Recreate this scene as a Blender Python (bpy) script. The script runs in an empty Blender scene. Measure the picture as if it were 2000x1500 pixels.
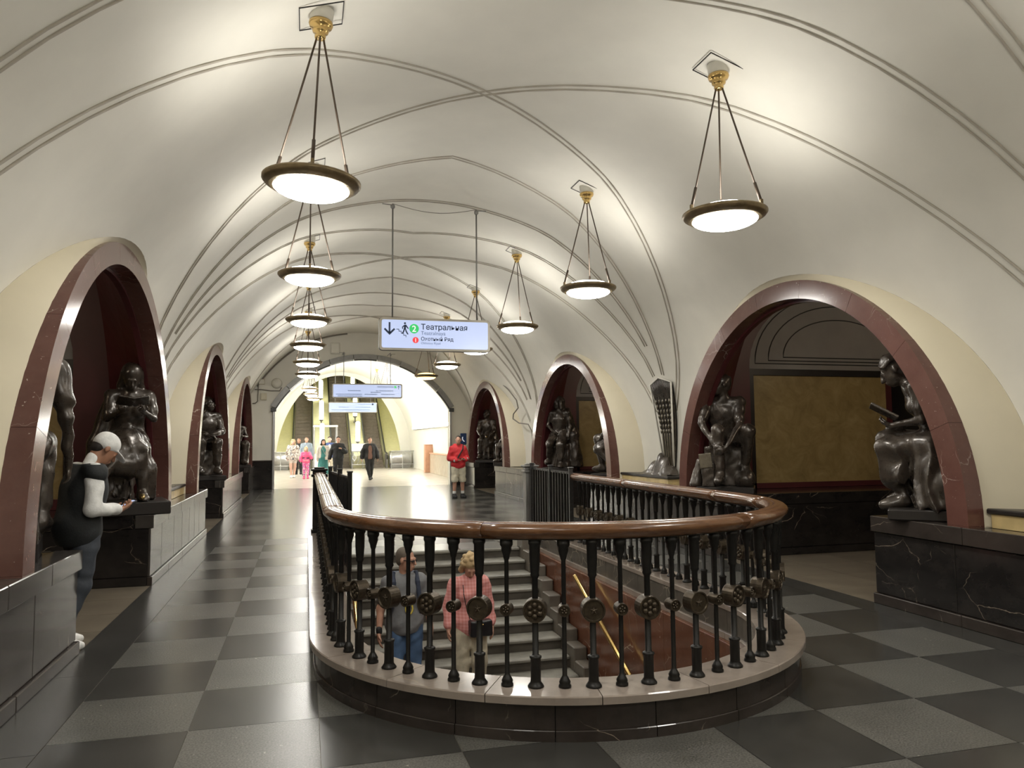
import bpy, bmesh, math, random
import numpy as np
from mathutils import Vector, Matrix
random.seed(7)
PI = math.pi
scene = bpy.context.scene

# ------------------------------------------------------------------ camera
F_PX, YAW, PITCH, ROLL, EYE = 1473.72, 0.2662, 0.0727, -0.0083, 1.640
cam = bpy.data.cameras.new('camera')
cam.sensor_width = 36.0
cam.lens = 36.0 * F_PX / 2000.0
cam.clip_end = 200
cam.clip_start = 0.05
cam_o = bpy.data.objects.new('camera', cam)
scene.collection.objects.link(cam_o)
fw = Vector((math.sin(YAW) * math.cos(PITCH), math.cos(YAW) * math.cos(PITCH), math.sin(PITCH)))
rt0 = Vector((math.cos(YAW), -math.sin(YAW), 0))
up0 = rt0.cross(fw)
rt = rt0 * math.cos(ROLL) + up0 * math.sin(ROLL)
up = -rt0 * math.sin(ROLL) + up0 * math.cos(ROLL)
cam_o.matrix_world = Matrix(((rt.x, up.x, -fw.x, 0), (rt.y, up.y, -fw.y, 0), (rt.z, up.z, -fw.z, EYE), (0, 0, 0, 1)))
scene.camera = cam_o

# ------------------------------------------------------------------ world, exposure
w = bpy.data.worlds.new('world')
scene.world = w
w.use_nodes = True
w.node_tree.nodes['Background'].inputs[0].default_value = (0.0, 0.0, 0.0, 1)
w.node_tree.nodes['Background'].inputs[1].default_value = 0.0
scene.view_settings.view_transform = 'Standard'
scene.view_settings.look = 'None'
scene.view_settings.gamma = 1.0
scene.view_settings.exposure = 1.55
scene.view_settings.use_curve_mapping = False
LAMP_POWER = 17.0        # radiance of the pendant lamp glass
HALL2_POWER = 20.0        # radiance of the light strips in the escalator hall

# ------------------------------------------------------------------ dimensions (metres)
XC = 1.87                # centre line of the hall
S = 0.72                 # floor tile
TX0, TY0 = -0.629, 4.749 # one floor tile corner
BAY = 7.80
ARCH_Y = [7.88 + BAY * k for k in range(-1, 3)]
PLINTH_Z = 0.85
FRONT = 3.57             # offset of arch frames and plinth fronts from the centre line
END_Y = 27.2
BACK_Y = -7.0

# ------------------------------------------------------------------ materials
MATS = {}
def new_mat(name):
    m = bpy.data.materials.new(name)
    m.use_nodes = True
    nt = m.node_tree
    for n in list(nt.nodes):
        nt.nodes.remove(n)
    out = nt.nodes.new('ShaderNodeOutputMaterial')
    b = nt.nodes.new('ShaderNodeBsdfPrincipled')
    nt.links.new(b.outputs[0], out.inputs[0])
    MATS[name] = m
    return m, nt, b
def pos_node(nt, scale=(1, 1, 1), obj=False):
    if obj:
        g = nt.nodes.new('ShaderNodeTexCoord'); o = g.outputs['Object']
    else:
        g = nt.nodes.new('ShaderNodeNewGeometry'); o = g.outputs['Position']
    mp = nt.nodes.new('ShaderNodeMapping')
    mp.inputs['Scale'].default_value = scale
    nt.links.new(o, mp.inputs[0])
    return mp.outputs[0]
def noise(nt, vec, scale, detail=4, rough=0.55, dist=0.0):
    n = nt.nodes.new('ShaderNodeTexNoise')
    n.inputs['Scale'].default_value = scale
    n.inputs['Detail'].default_value = detail
    n.inputs['Roughness'].default_value = rough
    n.inputs['Distortion'].default_value = dist
    nt.links.new(vec, n.inputs['Vector'])
    return n.outputs[0]
def ramp(nt, fac, stops):
    r = nt.nodes.new('ShaderNodeValToRGB')
    els = r.color_ramp.elements
    while len(els) < len(stops):
        els.new(0.5)
    for e, (p, c) in zip(els, stops):
        e.position = p
        e.color = (c[0], c[1], c[2], 1) if not isinstance(c, (int, float)) else (c, c, c, 1)
    nt.links.new(fac, r.inputs[0])
    return r.outputs[0]
def mix(nt, fac, a, b):
    m = nt.nodes.new('ShaderNodeMix'); m.data_type = 'RGBA'
    if isinstance(fac, float): m.inputs[0].default_value = fac
    else: nt.links.new(fac, m.inputs[0])
    for i, v in ((6, a), (7, b)):
        if isinstance(v, tuple): m.inputs[i].default_value = (v[0], v[1], v[2], 1)
        else: nt.links.new(v, m.inputs[i])
    return m.outputs[2]
def bump(nt, b, h, strength=0.2, dist=0.02):
    n = nt.nodes.new('ShaderNodeBump')
    n.inputs['Strength'].default_value = strength
    n.inputs['Distance'].default_value = dist
    nt.links.new(h, n.inputs['Height'])
    nt.links.new(n.outputs[0], b.inputs['Normal'])
def setp(b, rough=0.5, metal=0.0, spec=0.5, coat=0.0):
    b.inputs['Roughness'].default_value = rough
    b.inputs['Metallic'].default_value = metal
    b.inputs['Specular IOR Level'].default_value = spec
    b.inputs['Coat Weight'].default_value = coat
def plain(name, col, rough=0.5, metal=0.0, var=0.12, nscale=6.0, spec=0.5, bmp=0.0, coat=0.0, bscale=40.0):
    """a colour with a little mottling and, where asked, fine relief"""
    m, nt, b = new_mat(name)
    v = pos_node(nt)
    n = noise(nt, v, nscale, 5)
    lo = tuple(c * (1 - var) for c in col); hi = tuple(min(1, c * (1 + var)) for c in col)
    nt.links.new(ramp(nt, n, [(0.3, lo), (0.7, hi)]), b.inputs['Base Color'])
    setp(b, rough, metal, spec, coat)
    if bmp:
        bump(nt, b, noise(nt, v, bscale, 4), bmp, 0.01)
    return m
def veined(name, base, base2, vein, vscale=1.5, width=0.02, rough=0.18, amount=0.55, spec=0.5, stretch=(1, 1, 1), specks=None, bscale=3.0):
    m, nt, b = new_mat(name)
    v = pos_node(nt, stretch)
    nz = nt.nodes.new('ShaderNodeTexNoise'); nz.inputs['Scale'].default_value = 2.2; nz.inputs['Detail'].default_value = 5
    nt.links.new(v, nz.inputs['Vector'])
    add = nt.nodes.new('ShaderNodeMix'); add.data_type = 'VECTOR'; add.inputs[0].default_value = 0.24
    nt.links.new(v, add.inputs[4]); nt.links.new(nz.outputs[1], add.inputs[5])
    vo = nt.nodes.new('ShaderNodeTexVoronoi'); vo.feature = 'DISTANCE_TO_EDGE'
    vo.inputs['Scale'].default_value = vscale * 2
    nt.links.new(add.outputs[1], vo.inputs['Vector'])
    line = ramp(nt, vo.outputs['Distance'], [(0.0, 1.0), (width, 0.0)])
    mask = ramp(nt, noise(nt, v, 1.6, 5), [(amount - 0.04, 0.0), (amount + 0.12, 1.0)])
    mu = nt.nodes.new('ShaderNodeMath'); mu.operation = 'MULTIPLY'
    nt.links.new(line, mu.inputs[0]); nt.links.new(mask, mu.inputs[1])
    col = ramp(nt, noise(nt, v, bscale, 6, 0.65), [(0.3, base), (0.7, base2)])
    col = mix(nt, mu.outputs[0], col, vein)
    if specks:
        sp = ramp(nt, noise(nt, v, specks[0], 3), [(specks[1], 0.0), (specks[1] + 0.05, 1.0)])
        col = mix(nt, sp, col, specks[2])
    nt.links.new(col, b.inputs['Base Color'])
    setp(b, rough, 0, spec)
    return m
def emit(name, col, strength):
    m, nt, b = new_mat(name)
    b.inputs['Base Color'].default_value = (0.9, 0.9, 0.88, 1) if strength > 1 else (col[0] * .4, col[1] * .4, col[2] * .4, 1)
    b.inputs['Emission Color'].default_value = (col[0], col[1], col[2], 1)
    b.inputs['Emission Strength'].default_value = strength
    setp(b, 0.2)
    return m

plain('plaster', (0.735, 0.712, 0.640), 0.62, var=0.05, nscale=1.2, bmp=0.05, bscale=14)
plain('plaster_cream', (0.66, 0.60, 0.455), 0.6, var=0.06, nscale=1.0)
plain('plaster_line', (0.44, 0.405, 0.345), 0.7, var=0.08)
plain('plaster_white', (0.82, 0.81, 0.74), 0.5, var=0.03, nscale=1.0)
plain('red_paint', (0.095, 0.020, 0.022), 0.45, var=0.15, nscale=2)
plain('grey_plaster', (0.36, 0.345, 0.33), 0.6, var=0.08, nscale=2)
plain('grey_line', (0.05, 0.05, 0.05), 0.6)
veined('red_marble', (0.110, 0.047, 0.037), (0.155, 0.072, 0.058), (0.62, 0.50, 0.44), 2.2, 0.010, 0.17, 0.56, specks=(38.0, 0.70, (0.5, 0.38, 0.33)))
veined('red_marble_pit', (0.115, 0.045, 0.026), (0.17, 0.07, 0.04), (0.55, 0.42, 0.30), 2.6, 0.014, 0.16, 0.55, specks=(22.0, 0.71, (0.45, 0.33, 0.24)))
veined('black_marble', (0.012, 0.011, 0.011), (0.030, 0.026, 0.024), (0.50, 0.40, 0.30), 1.1, 0.006, 0.13, 0.53, stretch=(1, 1, 1.6))
veined('black_marble_warm', (0.030, 0.024, 0.021), (0.052, 0.042, 0.037), (0.42, 0.34, 0.26), 1.6, 0.010, 0.16, 0.57, stretch=(1, 1, 1.4))
veined('curb_wall_marble', (0.075, 0.066, 0.055), (0.12, 0.105, 0.088), (0.45, 0.40, 0.30), 2.4, 0.02, 0.2, 0.52)
veined('curb_top_stone', (0.235, 0.195, 0.165), (0.33, 0.28, 0.24), (0.5, 0.42, 0.27), 0.9, 0.008, 0.14, 0.60)
veined('plinth_marble', (0.042, 0.037, 0.034), (0.075, 0.068, 0.062), (0.40, 0.35, 0.30), 1.3, 0.010, 0.15, 0.56, stretch=(1, 1, 0.5))
plain('floor_dark', (0.047, 0.046, 0.042), 0.25, var=0.18, nscale=2.5)
plain('grout', (0.16, 0.145, 0.12), 0.7)
plain('passage_floor', (0.165, 0.140, 0.105), 0.30, var=0.2, nscale=3)
plain('hall_floor', (0.50, 0.46, 0.40), 0.25, var=0.1, nscale=2)
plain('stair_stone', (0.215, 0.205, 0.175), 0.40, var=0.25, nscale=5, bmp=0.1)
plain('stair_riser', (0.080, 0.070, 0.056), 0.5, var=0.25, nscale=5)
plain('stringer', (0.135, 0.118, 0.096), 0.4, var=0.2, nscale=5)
def bronze(name, c1, c2, rough):
    m, nt, b = new_mat(name)
    v = pos_node(nt)
    nt.links.new(ramp(nt, noise(nt, v, 7, 5), [(0.3, c1), (0.72, c2)]), b.inputs['Base Color'])
    nt.links.new(ramp(nt, noise(nt, v, 18, 4), [(0.3, rough - 0.08), (0.7, rough + 0.12)]), b.inputs['Roughness'])
    b.inputs['Metallic'].default_value = 0.30
    b.inputs['Coat Weight'].default_value = 0.55
    b.inputs['Coat Roughness'].default_value = 0.22
    bump(nt, b, noise(nt, v, 30, 4), 0.25, 0.012)
bronze('bronze', (0.036, 0.028, 0.022), (0.085, 0.067, 0.052), 0.30)
bronze('bronze_light', (0.09, 0.075, 0.052), (0.20, 0.17, 0.12), 0.36)
plain('bronze_base', (0.030, 0.026, 0.024), 0.35, 0.2)
plain('iron', (0.018, 0.017, 0.016), 0.38, 0.5, var=0.2, nscale=20)
plain('iron_grey', (0.075, 0.075, 0.075), 0.36, 0.6, var=0.2, nscale=30)
plain('medallion_bronze', (0.075, 0.058, 0.040), 0.38, 0.7, var=0.3, nscale=40, bmp=0.2)
plain('gold_worn', (0.45, 0.33, 0.14), 0.3, 0.9)
plain('brass', (0.62, 0.43, 0.17), 0.24, 0.95, var=0.1)
plain('lamp_bronze', (0.27, 0.205, 0.115), 0.38, 0.6, var=0.25, nscale=14)
plain('rod_dark', (0.085, 0.062, 0.045), 0.45, 0.4)
plain('steel', (0.50, 0.50, 0.50), 0.28, 0.9)
plain('steel_dark', (0.27, 0.265, 0.255), 0.38, 0.6)
plain('sign_frame', (0.44, 0.41, 0.34), 0.4, 0.3)
def wood():
    m, nt, b = new_mat('wood')
    v = pos_node(nt, (1, 1, 6))
    nt.links.new(ramp(nt, noise(nt, v, 9, 6, 0.6, 0.6), [(0.25, (0.075, 0.030, 0.012)), (0.5, (0.135, 0.060, 0.025)), (0.8, (0.20, 0.098, 0.045))]), b.inputs['Base Color'])
    setp(b, 0.24, 0, 0.5, 0.35)
wood()
def granite():
    m, nt, b = new_mat('floor_light')
    v = pos_node(nt)
    base = ramp(nt, noise(nt, v, 2.2, 5), [(0.3, (0.092, 0.090, 0.082)), (0.7, (0.125, 0.121, 0.109))])
    fine = ramp(nt, noise(nt, v, 95, 2), [(0.36, 0.55), (0.64, 1.45)])
    mu = nt.nodes.new('ShaderNodeMix'); mu.data_type = 'RGBA'; mu.blend_type = 'MULTIPLY'; mu.inputs[0].default_value = 1.0
    nt.links.new(base, mu.inputs[6]); nt.links.new(fine, mu.inputs[7])
    sp = ramp(nt, noise(nt, v, 24, 3), [(0.695, 0.0), (0.73, 1.0)])
    nt.links.new(mix(nt, sp, mu.outputs[2], (0.42, 0.38, 0.33)), b.inputs['Base Color'])
    setp(b, 0.30)
    bump(nt, b, noise(nt, v, 95, 2), 0.06, 0.004)
granite()
def far_floor():
    # checker of the same two stones, for the receding part of the hall
    m, nt, b = new_mat('floor_far')
    g = nt.nodes.new('ShaderNodeNewGeometry')
    mp = nt.nodes.new('ShaderNodeMapping'); mp.vector_type = 'POINT'
    mp.inputs['Location'].default_value = (-TX0 / S + 0.0, -TY0 / S + 1.0, 0.25)
    mp.inputs['Scale'].default_value = (1 / S, 1 / S, 0.0)
    nt.links.new(g.outputs['Position'], mp.inputs[0])
    ch = nt.nodes.new('ShaderNodeTexChecker'); ch.inputs['Scale'].default_value = 1.0
    ch.inputs[1].default_value = (0.047, 0.046, 0.042, 1); ch.inputs[2].default_value = (0.105, 0.102, 0.092, 1)
    nt.links.new(mp.outputs[0], ch.inputs[0])
    nt.links.new(ch.outputs[0], b.inputs['Base Color'])
    setp(b, 0.22)
far_floor()
def onyx():
    m, nt, b = new_mat('onyx')
    v = pos_node(nt)
    nt.links.new(ramp(nt, noise(nt, v, 3.0, 8, 0.7, 0.8), [(0.25, (0.22, 0.155, 0.06)), (0.5, (0.36, 0.265, 0.11)), (0.75, (0.48, 0.37, 0.18))]), b.inputs['Base Color'])
    setp(b, 0.35)
onyx()
plain('yellow_marble', (0.55, 0.42, 0.20), 0.35, var=0.2, nscale=5)
emit('lamp_glass', (1.0, 0.968, 0.90), LAMP_POWER)
emit('lamp_cover', (1.0, 0.968, 0.90), LAMP_POWER * 0.42)
emit('fill_globe', (1.0, 0.86, 0.62), 23.0)  # glow of the fill lights added inside the arch chambers
emit('lamp_glass_amber', (1.0, 0.62, 0.16), 1.6)
emit('strip_light', (1.0, 0.98, 0.92), HALL2_POWER)
emit('torch_glass', (1.0, 0.97, 0.80), 4.0)
emit('screen', (0.60, 0.70, 1.0), 0.26)
emit('screen_far', (0.64, 0.75, 1.0), 0.27)
plain('sign_navy', (0.03, 0.055, 0.12), 0.5)
plain('sign_blue_text', (0.26, 0.36, 0.62), 0.5)
emit('sign_green', (0.05, 0.62, 0.16), 0.28)
emit('sign_red', (0.85, 0.06, 0.07), 0.30)
emit('sign_white', (1, 1, 1), 0.25)
plain('esc_wall', (0.74, 0.72, 0.46), 0.4, var=0.06)
plain('esc_step', (0.26, 0.22, 0.19), 0.5, 0.2, var=0.15)
plain('esc_panel', (0.42, 0.42, 0.24), 0.3)
plain('esc_belt', (0.03, 0.03, 0.03), 0.4)
plain('terracotta', (0.55, 0.30, 0.19), 0.4, var=0.1)
veined('dado_marble', (0.50, 0.43, 0.33), (0.62, 0.55, 0.43), (0.30, 0.24, 0.18), 1.5, 0.01, 0.25, 0.52)
plain('cable', (0.20, 0.18, 0.15), 0.6)
plain('cable_light', (0.42, 0.39, 0.32), 0.6)
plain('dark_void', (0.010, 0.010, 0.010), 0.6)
plain('box_beige', (0.60, 0.56, 0.44), 0.5)
plain('phone_blue', (0.010, 0.045, 0.17), 0.35)
def glass_pane():
    m, nt, b = new_mat('glass')
    b.inputs['Base Color'].default_value = (0.95, 0.98, 1, 1)
    b.inputs['Transmission Weight'].default_value = 1.0
    b.inputs['IOR'].default_value = 1.02
    setp(b, 0.03)
glass_pane()
plain('skin', (0.50, 0.275, 0.19), 0.5, var=0.08, nscale=12)
plain('skin_tan', (0.36, 0.18, 0.11), 0.5, var=0.08, nscale=12)
plain('skin_pale', (0.62, 0.38, 0.29), 0.5, var=0.06, nscale=12)
for nm, c in dict(white=(0.74, 0.74, 0.72), black=(0.012, 0.012, 0.013), vest=(0.017, 0.019, 0.020), jeans_dark=(0.045, 0.052, 0.065), jeans=(0.055, 0.105, 0.20),
                  grey_tee=(0.165, 0.168, 0.175), navy=(0.022, 0.030, 0.055), cream_pants=(0.50, 0.45, 0.34), red=(0.56, 0.028, 0.035),
                  shorts=(0.62, 0.57, 0.44), brown_tee=(0.185, 0.095, 0.070), teal=(0.045, 0.20, 0.19), blazer=(0.055, 0.095, 0.26),
                  pink=(0.90, 0.12, 0.27), denim_jacket=(0.22, 0.27, 0.32), hair_blond=(0.50, 0.36, 0.19), hair_grey=(0.13, 0.105, 0.08),
                  hair_dark=(0.018, 0.013, 0.011), hair_brown=(0.10, 0.06, 0.035), shoe_white=(0.72, 0.71, 0.68), leather=(0.013, 0.013, 0.015),
                  strap=(0.02, 0.02, 0.02), yellow_print=(0.62, 0.50, 0.08), phone=(0.03, 0.03, 0.035), beige_knit=(0.55, 0.50, 0.44)).items():
    plain('c_' + nm, c, 0.75 if 'shoe' not in nm and nm not in ('leather', 'phone') else 0.35, var=0.16, nscale=14, bmp=0.25, bscale=60)
def patterned(name, cols, scale):
    m, nt, b = new_mat(name)
    v = pos_node(nt)
    n = noise(nt, v, scale, 1, 0.4)
    st = []
    for i, c in enumerate(cols):
        st.append((0.34 + 0.32 * i / max(1, len(cols) - 1), c))
    r = nt.nodes.new('ShaderNodeValToRGB'); r.color_ramp.interpolation = 'CONSTANT'
    els = r.color_ramp.elements
    while len(els) < len(st): els.new(0.5)
    for e, (p, c) in zip(els, st): e.position = p; e.color = (*c, 1)
    nt.links.new(n, r.inputs[0]); nt.links.new(r.outputs[0], b.inputs['Base Color'])
    setp(b, 0.75)
patterned('c_pattern_sweater', [(0.62, 0.58, 0.52), (0.20, 0.16, 0.13), (0.68, 0.64, 0.60), (0.09, 0.09, 0.10)], 9)
patterned('c_pattern_leggings', [(0.80, 0.06, 0.35), (0.85, 0.55, 0.62), (0.75, 0.05, 0.30), (0.25, 0.35, 0.55)], 14)
def plaid():
    m, nt, b = new_mat('c_pink_plaid')
    v = pos_node(nt)
    wv = nt.nodes.new('ShaderNodeTexWave'); wv.bands_direction = 'Z'; wv.inputs['Scale'].default_value = 9; wv.inputs['Distortion'].default_value = 0.6
    nt.links.new(v, wv.inputs[0])
    wx = nt.nodes.new('ShaderNodeTexWave'); wx.bands_direction = 'X'; wx.inputs['Scale'].default_value = 9; wx.inputs['Distortion'].default_value = 0.6
    nt.links.new(v, wx.inputs[0])
    c1 = ramp(nt, wv.outputs[1], [(0.2, (0.62, 0.22, 0.20)), (0.9, (0.74, 0.36, 0.34))])
    c2 = ramp(nt, wx.outputs[1], [(0.2, (0.62, 0.22, 0.20)), (0.9, (0.74, 0.38, 0.36))])
    nt.links.new(mix(nt, 0.5, c1, c2), b.inputs['Base Color'])
    setp(b, 0.8)
plaid()

# ------------------------------------------------------------------ object helpers
COL = scene.collection
def link(o, parent=None):
    COL.objects.link(o)
    if parent is not None:
        o.parent = parent
    return o
def tag(o, label=None, cat=None, group=None, kind=None):
    if label: o['label'] = label
    if cat: o['category'] = cat
    if group: o['group'] = group
    if kind: o['kind'] = kind
    return o
def empty(name, loc=(0, 0, 0), rz=0.0, parent=None):
    o = bpy.data.objects.new(name, None)
    o.empty_display_size = 0.1
    link(o, parent)
    o.location = loc
    o.rotation_euler = (0, 0, rz)
    return o
def copy_tree(o, parent=None):
    c = o.copy()
    link(c, parent)
    c.parent = parent
    for ch in o.children:
        copy_tree(ch, c)
    return c

class MB:
    """collects plain geometry and links it as ONE mesh object"""
    def __init__(self):
        self.v = []; self.f = []; self.sm = []
    def add(self, vs, fs, smooth=False):
        n = len(self.v)
        self.v.extend([tuple(p) for p in vs])
        for q in fs:
            self.f.append(tuple(i + n for i in q)); self.sm.append(smooth)
        return self
    def box(self, x0, x1, y0, y1, z0, z1, bev=0.0):
        if bev > 0:
            b = min(bev, 0.49 * min(abs(x1 - x0), abs(y1 - y0), abs(z1 - z0)))
            vs = []
            for (z, i) in ((z0, b), (z0 + b, 0), (z1 - b, 0), (z1, b)):
                xa, xb, ya, yb = x0 + i, x1 - i, y0 + i, y1 - i
                c = b if i == 0 else 0.0
                vs += [(xa + c, ya, z), (xb - c, ya, z), (xb, ya + c, z), (xb, yb - c, z), (xb - c, yb, z), (xa + c, yb, z), (xa, yb - c, z), (xa, ya + c, z)]
            fs = [tuple(range(7, -1, -1)), tuple(range(24, 32))]
            for r in range(3):
                for k in range(8):
                    a = r * 8 + k; d = r * 8 + (k + 1) % 8
                    fs.append((a, d, d + 8, a + 8))
            return self.add(vs, fs)
        vs = [(x, y, z) for z in (z0, z1) for y in (y0, y1) for x in (x0, x1)]
        return self.add(vs, [(0, 2, 3, 1), (4, 5, 7, 6), (0, 1, 5, 4), (2, 6, 7, 3), (0, 4, 6, 2), (1, 3, 7, 5)])
    def lathe(self, prof, n=24, c=(0, 0, 0), axis='Z', smooth=True, cap=True):
        vs = []; fs = []
        for (r, z) in prof:
            for k in range(n):
                a = 2 * PI * k / n
                p = (r * math.cos(a), r * math.sin(a), z)
                if axis == 'X': p = (p[2], p[0], p[1])
                elif axis == 'Y': p = (p[0], p[2], p[1])
                vs.append((p[0] + c[0], p[1] + c[1], p[2] + c[2]))
        for i in range(len(prof) - 1):
            for k in range(n):
                k2 = (k + 1) % n
                fs.append((i * n + k, i * n + k2, (i + 1) * n + k2, (i + 1) * n + k))
        self.add(vs, fs, smooth)
        if cap:
            m = len(self.v) - len(vs)
            self.f.append(tuple(m + k for k in range(n - 1, -1, -1))); self.sm.append(False)
            self.f.append(tuple(m + (len(prof) - 1) * n + k for k in range(n))); self.sm.append(False)
        return self
    def tube(self, pts, r, n=8, smooth=True, radii=None):
        P = [Vector(p) for p in pts]
        vs = []; fs = []
        prev = None
        for i, p in enumerate(P):
            t = (P[min(i + 1, len(P) - 1)] - P[max(i - 1, 0)])
            if t.length < 1e-9: t = Vector((0, 0, 1))
            t.normalize()
            if prev is None:
                a = Vector((0, 0, 1)) if abs(t.z) < 0.9 else Vector((1, 0, 0))
                u = t.cross(a).normalized()
            else:
                u = (prev - t * prev.dot(t)).normalized()
            prev = u
            w_ = t.cross(u)
            rr = radii[i] if radii else r
            for k in range(n):
                a = 2 * PI * k / n
                vs.append(p + (u * math.cos(a) + w_ * math.sin(a)) * rr)
        for i in range(len(P) - 1):
            for k in range(n):
                k2 = (k + 1) % n
                fs.append((i * n + k, i * n + k2, (i + 1) * n + k2, (i + 1) * n + k))
        fs.append(tuple(range(n - 1, -1, -1)))
        fs.append(tuple((len(P) - 1) * n + k for k in range(n)))
        return self.add(vs, fs, smooth)
    def prism(self, poly, d0, d1, axis='Y'):
        """extrude a 2-D polygon (a,b) along an axis from d0 to d1"""
        def P(a, b, d):
            return (a, d, b) if axis == 'Y' else ((d, a, b) if axis == 'X' else (a, b, d))
        n = len(poly)
        vs = [P(a, b, d0) for a, b in poly] + [P(a, b, d1) for a, b in poly]
        fs = [tuple(range(n - 1, -1, -1)), tuple(range(n, 2 * n))]
        for k in range(n):
            k2 = (k + 1) % n
            fs.append((k, k2, n + k2, n + k))
        return self.add(vs, fs)
    def grid(self, rows, smooth=True, close=False):
        """rows of points of equal length -> quads"""
        m = len(rows[0])
        vs = [p for r in rows for p in r]
        fs = []
        for i in range(len(rows) - 1):
            for k in range(m - 1 + (1 if close else 0)):
                k2 = (k + 1) % m
                fs.append((i * m + k, i * m + k2, (i + 1) * m + k2, (i + 1) * m + k))
        return self.add(vs, fs, smooth)
    def mesh(self, name, mat, fix=True):
        me = bpy.data.meshes.new(name)
        me.from_pydata(self.v, [], self.f)
        me.polygons.foreach_set('use_smooth', self.sm)
        if mat is not None:
            me.materials.append(MATS[mat] if isinstance(mat, str) else mat)
        if fix:
            bm = bmesh.new(); bm.from_mesh(me)
            bmesh.ops.recalc_face_normals(bm, faces=bm.faces)
            bm.to_mesh(me); bm.free()
        me.update()
        return me
    def build(self, name, mat, parent=None, loc=None, rz=0.0, fix=True):
        o = bpy.data.objects.new(name, self.mesh(name, mat, fix))
        link(o, parent)
        if loc is not None: o.location = loc
        if rz: o.rotation_euler = (0, 0, rz)
        return o
def inst(name, me, parent=None, loc=(0, 0, 0), rz=0.0):
    o = bpy.data.objects.new(name, me)
    link(o, parent)
    o.location = loc
    o.rotation_euler = (0, 0, rz)
    return o
def struct(o):
    o['kind'] = 'structure'
    return o
# ================================================================== floor
def XO(off, side):
    return XC + side * off
SX, SY, SR = 1.88, 5.73, 1.80            # stairwell: axis, centre of the round end, outer radius
STAIR_Y = 11.23                          # top edge of the stairs
def in_pit(x, y, r):
    if y > SY:
        return abs(x - SX) < r and y < STAIR_Y
    return (x - SX) ** 2 + (y - SY) ** 2 < r * r
def clipped_sheet(x0, x1, y0, y1, z, r, cell=0.06, thick=0.0):
    nx = max(1, round((x1 - x0) / cell)); ny = max(1, round((y1 - y0) / cell))
    m = MB()
    idx = {}
    vs = []; fs = []
    def vid(i, j):
        if (i, j) not in idx:
            idx[(i, j)] = len(vs)
            vs.append((x0 + (x1 - x0) * i / nx, y0 + (y1 - y0) * j / ny, z))
        return idx[(i, j)]
    for i in range(nx):
        for j in range(ny):
            cx = x0 + (x1 - x0) * (i + .5) / nx; cy = y0 + (y1 - y0) * (j + .5) / ny
            if not in_pit(cx, cy, r):
                fs.append((vid(i, j), vid(i + 1, j), vid(i + 1, j + 1), vid(i, j + 1)))
    m.add(vs, fs)
    return m
floor_m = MB()
floor_m.add([(-1.75, BACK_Y, -.006), (.15, BACK_Y, -.006), (.15, END_Y, -.006), (-1.75, END_Y, -.006)], [(0, 1, 2, 3)])
floor_m.add([(3.61, BACK_Y, -.006), (5.5, BACK_Y, -.006), (5.5, END_Y, -.006), (3.61, END_Y, -.006)], [(0, 1, 2, 3)])
floor_m.add([(.15, BACK_Y, -.006), (3.61, BACK_Y, -.006), (3.61, 3.7, -.006), (.15, 3.7, -.006)], [(0, 1, 2, 3)])
floor_m.add([(.15, STAIR_Y, -.006), (3.61, STAIR_Y, -.006), (3.61, END_Y, -.006), (.15, END_Y, -.006)], [(0, 1, 2, 3)])
fs_ = clipped_sheet(.15, 3.61, 3.7, 6.2, -.006, 1.66)
floor_m.add(fs_.v, fs_.f)
FLOOR = struct(floor_m.build('floor', 'grout', fix=False))
ROW0, ROW1 = -3, 12
tile_me = {}
for nm in ('floor_dark', 'floor_light'):
    m = MB(); g = .0018
    m.add([(g, g, 0), (S - g, g, 0), (S - g, S - g, 0), (g, S - g, 0), (g, g, -.02), (S - g, g, -.02), (S - g, S - g, -.02), (g, S - g, -.02)],
          [(0, 1, 2, 3), (4, 5, 1, 0), (5, 6, 2, 1), (6, 7, 3, 2), (7, 4, 0, 3)])
    tile_me[nm] = m.mesh('tile', nm, fix=False)
for r in range(ROW0, ROW1):
    for c in range(-1, 8):
        x0 = TX0 + c * S; y0 = TY0 + r * S
        nm = 'floor_light' if (c + r) % 2 else 'floor_dark'
        xm, ym = x0 + S / 2, y0 + S / 2
        if 1 <= c <= 5 and y0 + S > 3.8 and y0 < STAIR_Y - .3:
            if y0 > SY + .4: continue
            m = clipped_sheet(x0 + .002, x0 + S - .002, y0 + .002, y0 + S - .002, 0.0, 1.66, .06)
            if not m.f: continue
            o = m.build('tile', nm, FLOOR, fix=False)
        else:
            o = inst('tile', tile_me[nm], FLOOR, (x0, y0, 0))
m = MB()
yA = TY0 + ROW1 * S; yB = TY0 + ROW0 * S
m.add([(TX0 - S, yA, 0), (TX0 + 8 * S, yA, 0), (TX0 + 8 * S, END_Y, 0), (TX0 - S, END_Y, 0)], [(0, 1, 2, 3)])
m.add([(TX0 - S, BACK_Y, 0), (TX0 + 8 * S, BACK_Y, 0), (TX0 + 8 * S, yB, 0), (TX0 - S, yB, 0)], [(0, 1, 2, 3)])
struct(m.build('floor', 'floor_far', fix=False))
for (xa, xb) in ((XC - FRONT, TX0 - S - .004), (TX0 + 8 * S + .004, XC + FRONT)):
    y = BACK_Y + .1
    while y < END_Y - .05:
        y2 = min(y + 1.44, END_Y)
        MB().box(xa, xb, y + .002, y2 - .002, -.02, 0.0).build('border_slab', 'floor_dark', FLOOR)
        y = y2

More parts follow.
